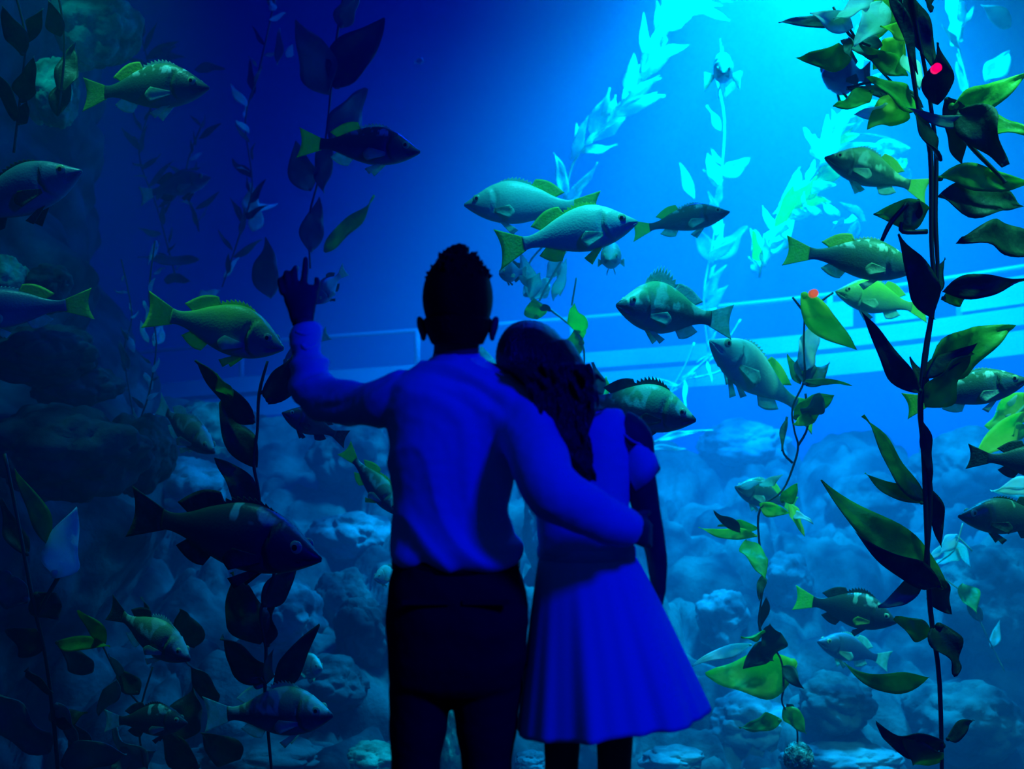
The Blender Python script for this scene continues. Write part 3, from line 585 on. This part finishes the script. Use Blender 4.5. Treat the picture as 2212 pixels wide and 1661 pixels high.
fish('bright green bass with a golden eye facing right above the couple', (1377, 476), (1070, 540), 5.0, 5.1, 'silver', 'f_tail', 'f_tail', deep=1.12, spiny=.03, finw=1.2)
fish('small teal bass swimming away to the right of the green bass', (1576, 456), (1362, 500), 5.9, 6.1, 'bass', deep=.92, spiny=.02)
fish('green-backed rockfish with spiny raised dorsal fin facing left', (1330, 656), (1578, 697), 5.2, 5.5, 'mottled', 'f_fin', 'f_fin', deep=1.3, bend=.06, spiny=.12)
fish('pale green bass pointing up and left beside the slender kelp', (1530, 733), (1745, 905), 5.5, 5.9, 'silver', 'f_tail', 'f_fin', deep=1.0, bend=.12, spiny=.03)
fish('striped dark rockfish emerging from behind the hair of the woman', (1504, 905), (1225, 855), 5.0, 5.2, 'mottled', 'f_dark', 'f_dark', deep=1.25, spiny=.06)
fish('grey-green bass with a bright green tail right of the pale kelp curtain', (1984, 580), (1690, 540), 5.3, 5.4, 'bass', 'f_tail', 'f_fin', deep=1.08, spiny=.02)
fish('dark-sided bass facing left behind the pale kelp leaves', (1782, 338), (2010, 415), 5.8, 5.9, 'mottled', 'f_tail', 'f_fin', deep=1.1, spiny=.03)
fish('small yellow-green bass facing left just below the grey-green bass', (1805, 628), (2010, 672), 5.9, 6.0, 'olive', 'f_tail', 'f_fin', deep=1.15, spiny=.03)
fish('speckled bass with a green tail at the right edge, right of the kelp stalk', (2222, 818), (1950, 878), 5.0, 5.2, 'bass', 'f_tail', 'f_fin', deep=1.0, spiny=.025)
fish('little dark blue fish tucked under the kelp crown', (1778, 158), (1885, 165), 6.0, 6.5, 'blue', 'f_dark', 'f_dark', deep=1.35, spiny=.03)
fish('navy fish half out of the picture at the right edge, tail forked', (2330, 1010), (2085, 985), 4.9, 5.0, 'dark', 'f_dark', 'f_dark', deep=1.15, spiny=.03)
fish('black fish facing left at the right edge, lower of the two dark ones', (2070, 1113), (2320, 1130), 5.2, 5.3, 'dark', 'f_dark', 'f_dark', deep=1.0, spiny=.02)
fish('black rockfish with white back spots above the small blue fish', (1938, 1342), (1712, 1290), 5.6, 5.8, 'dark', 'f_tail', 'f_dark', deep=1.25, spiny=.05)
fish('small blue fish facing left below the spotted black rockfish', (1766, 1384), (1925, 1430), 6.2, 6.4, 'blue', 'f_fin', 'f_fin', deep=1.0, spiny=.02)
fish('little blue-green fish nosing through the slender kelp', (1588, 1050), (1722, 1095), 6.2, 6.4, 'bass', 'f_tail', 'f_fin', deep=1.2, spiny=.02)
fish('largest dark fish drifting down to the right in the lower left', (693, 1205), (262, 1105), 4.4, 4.7, 'dark', 'f_dark', 'f_dark', deep=1.02, bend=.05, spiny=.025)
fish('fish with a striped yellow tail diving behind the back of the man', (862, 1112), (742, 965), 5.6, 5.7, 'mottled', 'f_tail', 'f_tail', deep=1.0, spiny=.03)
fish('green-backed fish nosing down among dark blades in the lower left', (410, 1424), (222, 1312), 4.9, 5.1, 'mottled', 'f_dark', 'f_fin', deep=1.15, bend=.08, spiny=.04)
fish('pale mottled rockfish at the bottom left of the man, fins spread', (720, 1542), (442, 1540), 4.9, 5.1, 'mottled', 'f_fin', 'f_fin', deep=1.18, bend=-.04, spiny=.04)
fish('teal fish leaving the picture on the left, yellow tail toward the rocks', (-110, 680), (205, 655), 5.0, 5.1, 'blue', 'f_tail', 'f_fin', deep=1.0, spiny=.02)
fish('striped small fish diving in front of the teal-lit rock', (462, 977), (325, 870), 5.9, 6.2, 'mottled', 'f_fin', 'f_fin', deep=1.0, bend=.1, spiny=.03)
fish('shadowy fish facing left directly under the raised elbow', (610, 890), (752, 950), 5.4, 5.6, 'dark', 'f_dark', 'f_dark', deep=1.2, spiny=.02)
fish('small pale fish head-on above the spiny rockfish', (1317, 560), (1322, 545), 6.0, 6.5, 'silver', 'f_fin', 'f_fin', deep=1.0, spiny=.04, wide=1.3)
fish('distant pale fish head-on with spread white fins in the brightest water', (1562, 158), (1556, 138), 7.6, 8.2, 'silver', 'k_pale', 'k_pale', deep=1.1, spiny=.06, finw=2.2, wide=1.2)
fish('small grey fish beside the kelp just under the green bass tail', (1078, 590), (1140, 588), 6.0, 6.2, 'blue', 'f_fin', 'f_dark', deep=1.6, spiny=.02)
fish('blurred dark fish with a glinting edge behind the raised hand', (682, 655), (748, 580), 6.2, 6.4, 'blue', 'f_fin', 'f_dark', deep=1.3, spiny=.02)
fish('faint fish with a white side fin in the upper left gloom', (455, 382), (300, 425), 7.6, 7.8, 'blue', 'f_fin', 'f_dark', deep=1.0, spiny=.02)
fish('tiny fish whose tail shows beside the shirt cuff', (610, 790), (712, 718), 5.8, 6.0, 'blue', 'f_fin', 'f_dark', deep=1.0, spiny=.02)
fish('tiny pale fish peering out at hip height beside the trousers', (808, 1248), (870, 1235), 6.0, 6.2, 'silver', 'f_fin', 'f_fin', deep=1.5, spiny=.02)
fish('tiny pale fish just above the pale mottled rockfish', (696, 1443), (628, 1438), 6.0, 6.2, 'silver', 'f_fin', 'f_fin', deep=1.6, spiny=.02)
fish('dark drab fish with a striped tail near the bottom left corner', (405, 1560), (222, 1556), 5.2, 5.3, 'dark', 'f_fin', 'f_dark', deep=1.2, spiny=.03)
fish('smallest far fish, a faint speck high in the blue water', (915, 130), (895, 134), 9.5, 9.6, 'silver', 'f_fin', 'f_fin', deep=1.3, spiny=.02)

# ------------------------------------------------------------------ red and orange reflections on the glass, added as glowing discs
def reflection_dot(px, py, r, m, label):
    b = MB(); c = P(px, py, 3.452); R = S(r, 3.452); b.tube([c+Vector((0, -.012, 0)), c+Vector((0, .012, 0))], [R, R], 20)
    b2 = link('glass_reflection', b.mesh('lamp'), m); tag(b2, label, 'lamp')  # not a lamp: added glowing disc stands in for a reflection
reflection_dot(2022, 148, 9.5, M['red'], 'small round red reflection on the glass in front of the upper right kelp')
reflection_dot(1757, 634, 9, M['redsoft'], 'dim orange reflection on the glass at the top of the slender kelp')

# ------------------------------------------------------------------ people
HY = 2.83
def fold(seed, amp, sx_, sz_, fine=.0012):
    def f(p):
        q = Vector((p.x*sx_+seed, p.y*3, p.z*sz_+.9*noise.noise(p*2.2)*3))
        r = 1-abs(noise.noise(q))*2.4
        return amp*(max(-.6, r)*.7+.5*noise.noise(q*2.3))+fine*noise.noise(p*45)
    return f
def torso(mb, rows, Y=HY, n=40, e=2.5):
    rr = []
    for (py, l, r, dh, *dy) in rows:
        yy = Y+(dy[0] if dy else 0); c = P((l+r)/2, py, Y); hw = S((r-l)/2, Y); row = []
        for j in range(n):
            a = 2*math.pi*j/n; ca, sa = math.cos(a), math.sin(a)
            row.append(Vector((c.x+hw*abs(ca)**(2/e)*(1 if ca > 0 else -1), yy+dh*abs(sa)**(2/e)*(1 if sa > 0 else -1), c.z)))
        rr.append(row)
    mb.rings(rr)
def hand_fingers(mb, specs, r=.0085):
    for pts in specs:
        mb.tube(pts, [r*1.08, r, r*.96, r*.82][:len(pts)], 10, sub=3, roundcap=True)
def man():
    body = MB()
    # head and face (looking at the tank, away from the camera)
    hc = P(989, 655, HY); body.ell(hc+Vector((0, .01, .005)), (.079, .098, .112), 16)
    body.ell(hc+Vector((0, .035, -.065)), (.058, .065, .06), 12); body.ell(hc+Vector((0, .108, -.03)), (.012, .018, .024), 8)
    body.ell(hc+Vector((0, .094, -.075)), (.024, .012, .008), 8); body.ell(hc+Vector((0, .085, -.105)), (.022, .02, .018), 8)
    for s in (-1, 1):
        body.ell(hc+Vector((s*.031, .094, .0)), (.014, .008, .008), 8); body.ell(hc+Vector((s*.032, .096, .018)), (.018, .008, .005), 8)
        e = P(989+s*77, 710, HY); body.ell(e+Vector((s*.001, -.002, .004)), (.011, .018, .03), 10, Matrix.Rotation(s*.25, 3, 'Y')); body.ell(e+Vector((-s*.003, 0, -.018)), (.008, .012, .014), 8)
    body.tube([P(986, 800, HY), P(986, 755, HY), P(988, 700, HY)], [(.066, .06), (.056, .056), (.058, .06)], 18, side=(1, 0, 0), sub=3)
    # arms
    body.tube([P(865, 850, HY), P(760, 872, 2.92), P(675, 868, 3.02), P(662, 800, 3.05), P(656, 720, 3.08), P(654, 690, 3.09)], [.042, .034, .030, .030, .022, .023], 14, sub=4)
    body.tube([P(1095, 880, 2.8), P(1165, 1050, 2.62), P(1260, 1110, 2.62), P(1352, 1145, 2.66)], [.036, .032, .028, .024], 14, sub=4)
    # raised left hand: palm toward the glass, index finger up
    HZ = 3.10
    body.tube([P(655, 705, HZ-.01), P(652, 675, HZ), P(650, 645, HZ), P(648, 618, HZ+.005)], [(.027, .019), (.036, .018), (.047, .017), (.046, .015)], 16, side=(1, 0, 0), sub=3)
    hand_fingers(body, [
        [P(656, 622, HZ), P(658, 596, HZ+.012), P(660, 574, HZ+.02), P(660, 560, HZ+.03)],
        [P(639, 620, HZ), P(636, 600, HZ+.012), P(637, 584, HZ+.025), P(640, 578, HZ+.045)],
        [P(624, 622, HZ), P(621, 603, HZ+.01), P(619, 591, HZ+.025), P(621, 589, HZ+.045)],
        [P(611, 630, HZ), P(607, 614, HZ+.01), P(606, 606, HZ+.024), P(609, 606, HZ+.04)],
        [P(668, 665, HZ), P(680, 640, HZ+.008), P(686, 615, HZ+.018), P(684, 603, HZ+.03)]], .0100)
    # right hand resting on her waist
    wz = 2.66
    body.tube([P(1350, 1144, wz), P(1375, 1146, wz+.02), P(1395, 1152, wz+.05)], [(.026, .018), (.034, .016), (.036, .014)], 14, side=(0, 0, 1), sub=3)
    hand_fingers(body, [[P(1390, 1130+k*13, wz+.05), P(1400, 1133+k*14, wz+.08), P(1403, 1136+k*14, wz+.11), P(1398, 1138+k*14, wz+.135)] for k in range(4)]+[[P(1362, 1128, wz+.01), P(1378, 1112, wz+.03), P(1394, 1108, wz+.05), P(1402, 1108, wz+.07)]], .0085)
    # trunk and legs under the clothes
    torso(body, [(800, 920, 1050, .05), (850, 880, 1085, .075), (1000, 875, 1075, .075), (1150, 880, 1075, .08), (1260, 870, 1100, .09), (1400, 870, 1100, .09), (1470, 875, 1090, .08)])
    for x0, x1, x2 in ((905, 903, 900), (1050, 1051, 1052)):
        body.tube([P(x0, 1440, HY), P(x1, 1600, HY), P(x2, 1700, HY), Vector((P(x2, 0, HY).x, HY, .12))], [.07, .055, .05, .035], 14, sub=3)
        body.tube([Vector((P(x2, 0, HY).x, HY-.05, .06)), Vector((P(x2, 0, HY).x, HY+.14, .04))], [(.035, .03), (.04, .025)], 12, side=(1, 0, 0), roundcap=True)
    me = fuse(body, .0048, 3)
    root = link('person', me, M['skin']); tag(root, 'person in white shirt and black trousers, left hand raised to point, seen from behind', 'person')
    # short hair
    h = MB(); h.ell(hc+Vector((0, -.006, .012)), (.0865, .103, .112), 18); h.ell(hc+Vector((0, 0, .028)), (.080, .095, .090), 16)
    torso(h, [(690, 915, 1063, .088, -.012), (720, 922, 1056, .08, -.02), (745, 934, 1044, .062, -.022)], n=28, e=2.1)
    rnd = random.Random(4)
    for k in range(170):
        a = rnd.uniform(0, 2*math.pi); b_ = rnd.uniform(0, 1.15); d = Vector((math.sin(b_)*math.cos(a), math.sin(b_)*math.sin(a), math.cos(b_)))
        p = hc+Vector((d.x*.083, d.y*.098-.004, d.z*.108+.012)); lean = Vector((.25, .1, .35)); t = (d+lean*.6).normalized()
        ln = .022*(1.2-b_*.45)*rnd.uniform(.7, 1.2); h.tube([p-d*.01, p+t*ln*.6, p+t*ln], [.006, .0045, .0012], 5)
    link('hair', fuse(h, .0035, 1), M['hairm'], root, world=False)
    # shirt: one cloth surface with both sleeves
    s = MB()
    torso(s, [(775, 938, 1036, .058), (786, 926, 1047, .065), (800, 893, 1082, .085), (815, 864, 1108, .10), (840, 846, 1128, .112), (880, 838, 1130, .122), (930, 838, 1120, .122), (1000, 842, 1108, .118),
              (1060, 851, 1103, .113), (1110, 855, 1101, .113), (1150, 851, 1111, .118), (1183, 846, 1124, .125), (1200, 850, 1122, .124), (1212, 862, 1110, .116)])
    s.tube([P(880, 848, HY), P(835, 862, HY+.01), P(775, 868, 2.90), P(715, 866, 2.98), P(678, 850, 3.03), P(668, 800, 3.05), P(662, 755, 3.07), P(660, 705, 3.08)],
           [(.066, .068), (.062, .064), (.053, .055), (.050, .052), (.052, .052), (.044, .044), (.036, .036), (.033, .033)], 20, sub=5)
    s.ell(P(1085, 900, 2.80), (.075, .09, .10), 12); s.tube([P(1070, 855, HY-.01), P(1115, 905, 2.78), P(1150, 980, 2.68), P(1180, 1050, 2.62), P(1240, 1092, 2.61), P(1300, 1120, 2.63), P(1362, 1142, 2.66)],
           [(.075, .075), (.072, .07), (.068, .066), (.062, .060), (.054, .052), (.046, .044), (.036, .034)], 20, sub=5)
    rnd = random.Random(8)
    for k in range(9):      # bunched cloth on the raised shoulder
        x, y = rnd.uniform(838, 905), rnd.uniform(796, 842); s.tube([P(x, y, HY-.03), P(x+rnd.uniform(8, 26), y-rnd.uniform(2, 20), HY-.02), P(x+rnd.uniform(20, 40), y+rnd.uniform(-8, 10), HY)], [.010, .016, .010], 8, sub=3)
    fl = fold(1.7, .017, 2.6, 8.5)
    def push(p):
        return fl(p)
    sh = link('shirt', fuse(s, .006, 14, push), M['shirt'], root, world=False)
    c = MB(); rr = []
    for (py, hw, dh) in ((792, 60, .066), (772, 53, .060), (762, 50, .057), (764, 47, .053), (790, 48, .054)):
        cc = P(986, py, HY); rr.append([Vector((cc.x+S(hw, HY)*math.cos(a), HY+dh*math.sin(a), cc.z+.006*math.sin(a))) for a in [2*math.pi*j/30 for j in range(30)]])
    c.rings(rr, cap=False); link('collar', c.mesh('collar'), M['shirt'], sh, world=False)
    c = MB(); c.tube([P(661, 762, 3.07), P(660, 745, 3.075), P(659, 720, 3.08), P(658, 708, 3.08)], [.0375, .039, .0385, .034], 22, sub=3)
    c.tube([P(646, 735, 3.04), P(662, 752, 3.03), P(684, 742, 3.05)], [.004, .006, .004], 8, sub=4); c.tube([P(640, 716, 3.04), P(660, 722, 3.035), P(682, 716, 3.05)], [.004, .005, .003], 8, sub=4)
    link('cuff', c.mesh('cuff'), M['shirt'], sh, world=False)
    # trousers
    t = MB(); torso(t, [(1200, 858, 1112, .108), (1225, 850, 1120, .114), (1260, 841, 1132, .124), (1340, 835, 1142, .130), (1420, 838, 1134, .120), (1468, 842, 1125, .105), (1490, 850, 1118, .085)])
    for x0, w0, x1, w1, x2, w2 in ((909, 68, 905, 62, 899, 51), (1051, 76, 1051, 67, 1052, 53)):
        zx = P(x2, 0, HY).x
        t.tube([P(x0, 1420, HY), P(x0, 1480, HY), P(x1, 1560, HY), P(x2, 1661, HY), Vector((zx, HY, .30)), Vector((zx, HY, .07))], [(S(w0, HY), .085), (S(w0, HY), .08), (S(w1, HY), .075), (S(w2, HY), .066), (.058, .062), (.06, .07)], 22, side=(1, 0, 0), sub=4)
    tr = link('trousers', fuse(t, .006, 4, fold(7, .0045, 5, 6)), M['pants'], root, world=False)
    b = MB(); rr = []
    for (py, gx, gy) in ((1204, .002, .002), (1200, .007, .007), (1226, .007, .007), (1230, .002, .002)):
        cc = P(985, py, HY); rr.append([Vector((cc.x+(S(133, HY)+gx)*math.cos(a), HY+(.112+gy)*math.sin(a), cc.z)) for a in [2*math.pi*j/48 for j in range(48)]])
    b.rings(rr, cap=False); link('belt', b.mesh('belt'), M['belt'], tr, world=False)
    for x in (920, 1050):
        b = MB(); cc = P(x, 1300, HY-.128); b.box(cc-Vector((.055, .006, .006)), cc+Vector((.055, .006, .004))); link('back_pocket', b.mesh('pocket'), M['pants'], tr, smooth=False, world=False)
    for x2 in (899, 1052):
        zx = P(x2, 0, HY).x; b = MB(); b.tube([Vector((zx, HY-.07, .05)), Vector((zx, HY+.02, .055)), Vector((zx, HY+.17, .04))], [(.042, .045), (.044, .05), (.045, .03)], 18, side=(1, 0, 0), sub=3, roundcap=True)
        b.box((zx-.043, HY-.09, .0), (zx+.043, HY+.19, .014)); link('shoe', b.mesh('shoe'), M['shoe'], root, world=False)
man()
def woman():
    WY = 2.86; body = MB()
    hc = P(1155, 792, WY); rot = Matrix.Rotation(-.38, 3, 'Y')
    def h(x, y, z): return hc+rot @ Vector((x, y, z))
    body.ell(hc, (.072, .09, .105), 16, rot); body.ell(h(0, .035, -.06), (.05, .06, .055), 12, rot); body.ell(h(0, .1, -.03), (.009, .015, .02), 8)
    body.ell(h(0, .088, -.068), (.02, .01, .007), 8)
    for s in (-1, 1): body.ell(h(s*.028, .086, 0), (.013, .008, .008), 8); body.ell(h(s*.073, 0, -.015), (.008, .015, .025), 8, rot)
    body.tube([P(1280, 925, WY), P(1262, 890, WY), P(1205, 850, WY)], [(.05, .045), (.042, .042), (.045, .045)], 16, sub=3)
    torso(body, [(905, 1205, 1350, .05), (945, 1165, 1385, .07), (1000, 1168, 1352, .08), (1100, 1168, 1346, .075), (1180, 1172, 1358, .08), (1300, 1165, 1390, .10), (1400, 1170, 1390, .10)], WY)
    # right shoulder, arm hanging with the hand in front of the skirt
    body.tube([P(1335, 925, WY), P(1366, 950, WY), P(1382, 1030, WY), P(1402, 1130, WY+.03), P(1418, 1200, WY+.05), P(1423, 1275, WY+.08)], [.050, .052, .040, .034, .027, .0195], 16, sub=4)
    body.tube([P(1423, 1275, WY+.08), P(1422, 1300, WY+.085), P(1416, 1325, WY+.09)], [(.0195, .016), (.012, .030), (.011, .034)], 14, side=(1, 0, 0), sub=3)
    hand_fingers(body, [[P(1416, 1320, WY+.065+k*.018), P(1410, 1350, WY+.065+k*.018), P(1400, 1370, WY+.066+k*.018), P(1392, 1382-k*2, WY+.068+k*.018)] for k in range(4)]+[[P(1420, 1295, WY+.05), P(1412, 1312, WY+.035), P(1404, 1332, WY+.03), P(1398, 1345, WY+.032)]], .0075)
    body.tube([P(1200, 940, WY), P(1176, 1000, WY+.02), P(1182, 1100, WY+.10), P(1230, 1150, WY+.17)], [.046, .038, .032, .024], 14, sub=4)
    body.tube([P(1230, 1150, WY+.17), P(1262, 1160, WY+.185)], [(.024, .016), (.035, .014)], 12, side=(0, 0, 1), roundcap=True)
    hand_fingers(body, [[P(1262, 1140+k*13, WY+.185), P(1285, 1142+k*13, WY+.19), P(1300, 1145+k*13, WY+.18), P(1308, 1147+k*13, WY+.165)] for k in range(4)]+[[P(1240, 1140, WY+.17), P(1250, 1122, WY+.18), P(1262, 1110, WY+.185), P(1270, 1104, WY+.185)]], .0075)
    for x0, x1 in ((1215, 1213), (1328, 1327)):
        zx = P(x1, 0, WY).x
        body.tube([P(x0, 1380, WY), P(x0, 1560, WY), P(x1, 1661, WY), Vector((zx, WY, .42)), Vector((zx, WY-.02, .30)), Vector((zx, WY, .09))], [.075, S(41, WY), S(37, WY), .045, .05, .03], 16, sub=4)
        body.tube([Vector((zx, WY-.03, .045)), Vector((zx, WY+.08, .04)), Vector((zx, WY+.15, .03))], [.03, (.035, .025), (.035, .018)], 12, side=(1, 0, 0), roundcap=True)
    root = link('person', fuse(body, .0048, 3), M['skin']); tag(root, 'person in a white cold-shoulder dress with long dark hair, head leaning on the other', 'person')
    # dress bodice with the cold-shoulder sleeve
    d = MB()
    torso(d, [(882, 1268, 1343, .048), (900, 1232, 1350, .066), (925, 1196, 1354, .082), (960, 1172, 1357, .092), (1000, 1164, 1359, .096), (1060, 1157, 1358, .096), (1110, 1159, 1359, .092), (1160, 1162, 1366, .088), (1196, 1165, 1369, .09)], WY)
    d.tube([P(1200, 945, WY), P(1178, 985, WY+.015), P(1176, 1050, WY+.05)], [.056, .052, .046], 14, sub=3)
    bod = fuse(d, .006, 4, fold(3, .004, 4, 8))
    db = link('dress', bod, M['dress'], root, world=False)
    sl = MB(); rr = []
    for (x, y, r1, r2, dy) in ((1366, 962, .030, .056, 0), (1372, 985, .046, .060, 0), (1384, 1010, .047, .062, .005), (1396, 1037, .0455, .064, .01), (1395, 1034, .043, .060, .01), (1384, 1008, .044, .058, .005), (1372, 986, .043, .056, 0)):
        c = P(x, y, WY); ax = Vector((.42, 0, -.9)).normalized(); u = Vector((ax.z*-1, 0, ax.x)).normalized()
        rr.append([c+u*r1*math.cos(a)+Vector((0, dy+r2*math.sin(a), 0))+ax*(-.012*math.cos(a)) for a in [2*math.pi*j/28 for j in range(28)]])
    sl.rings(rr, cap=False); so = link('sleeve', sl.mesh('sleeve'), M['dress'], db, world=False)
    b = MB(); b.tube([P(1344, 934, WY-.06), P(1366, 952, WY-.062), P(1388, 962, WY-.045), P(1400, 968, WY-.02)], [.0022]*4, 6, sub=4); link('piping', b.mesh('piping'), M['dress'], db, world=False)
    b = MB(); rr = []
    for (py, g) in ((1180, .002), (1182, .004), (1198, .005), (1204, .003)):
        cc = P(1267, py, WY); rr.append([Vector((cc.x+(S(103, WY)+g)*math.cos(a), WY+(.09+g)*math.sin(a), cc.z)) for a in [2*math.pi*j/40 for j in range(40)]])
    b.rings(rr, cap=False); link('waistband', b.mesh('band'), M['dress'], db, world=False)
    # flared skirt
    nu, nv = 150, 34
    def sk(j, i, inn=0):
        a = 2*math.pi*j/nu; t = i/nv; ca, sa = math.cos(a), math.sin(a); e = t**.88
        cx = 1267+48*e; hw = 102+(97*e if ca < 0 else 105*e); hw *= 1+.07*t*math.exp(-(min(a, 2*math.pi-a)/.3)**2); py = 1196+t*(336+3*math.sin(3*a))+t*46*max(0, -ca)
        k = 1+(.055*math.sin(7*a+1.2)+.035*math.sin(13*a+.4)+.02*math.sin(23*a))*t**.8*(.55+.45*abs(sa)); k -= inn*.008
        c = P(cx, py, WY); return Vector((c.x+S(hw, WY)*ca*(1+(k-1)*.25), WY+(.088+.135*e)*sa*k, c.z))
    b = MB(); b.rings([[sk(j, i) for j in range(nu)] for i in range(nv+1)]+[[sk(j, i, 1) for j in range(nu)] for i in range(nv, -1, -1)], cap=False)
    link('skirt', b.mesh('skirt'), M['dress'], db, world=False)
    # hair: cap, twist and long wavy ponytail
    hm = MB(); hm.ell(h(0, -.008, .008), (.088, .102, .108), 18, rot); hm.ell(h(-.01, -.03, -.045), (.078, .075, .075), 14, rot)
    hm.tube([P(1185, 775, WY-.04), P(1212, 815, WY-.07), P(1216, 870, WY-.10), P(1219, 930, WY-.12), P(1250, 995, WY-.13), P(1276, 1038, WY-.13)], [(.07, .07), (.066, .06), (.055, .055), (.043, .04), (.028, .03), (.010, .01)], 18, sub=5)
    CT = [(780, 1178), (815, 1208), (870, 1222), (920, 1217), (998, 1251), (1050, 1283)]; HW = [(780, 80), (815, 74), (870, 64), (920, 50), (998, 34), (1050, 5)]
    rnd = random.Random(11)
    for k in range(46):
        a = rnd.uniform(0, 1); x = 1170+a*95+rnd.uniform(-8, 8); ph = rnd.uniform(0, 6); yy = WY-.10-rnd.uniform(.0, .055); pts = []; end = rnd.uniform(.72, 1.02)
        for i in range(14):
            t = i/13*end; py = 785+t*262
            pts.append(P(slerp(CT, py)+(a-.5)*2.1*slerp(HW, py)+8*math.sin(ph+t*13), py, yy+.010*math.sin(ph*2+t*15)))
        hm.tube(pts, [.0078*(1-.8*(i/13)**2) for i in range(14)], 6)
    for k in range(16):
        ph = rnd.uniform(0, 6); x0, y0 = rnd.uniform(1215, 1262), rnd.uniform(800, 870); x1 = x0+rnd.uniform(18, 50)
        hm.tube([P(x0, y0, WY-.1), P((x0+x1)/2, y0+8+8*math.sin(ph), WY-.10), P(x1, y0+rnd.uniform(-2, 26), WY-.08), P(x1+rnd.uniform(-4, 16), y0+rnd.uniform(-12, 30), WY-.07)], [.007, .006, .004, .0012], 6, sub=4)
    for k in range(26):     # combed strands over the crown
        a = -1.3+2.6*k/25; pts = []
        for i in range(9):
            b_ = -.2+1.75*i/8; v = Vector((math.sin(a)*math.cos(b_)*.0885, -math.sin(b_)*.1025, math.cos(b_)*math.cos(a)*.1085))
            pts.append(h(v.x, v.y-.008, v.z+.008))
        hm.tube(pts, [.004]*9, 5)
    link('hair', fuse(hm, .0036, 1), M['hairw'], root, world=False)
woman()
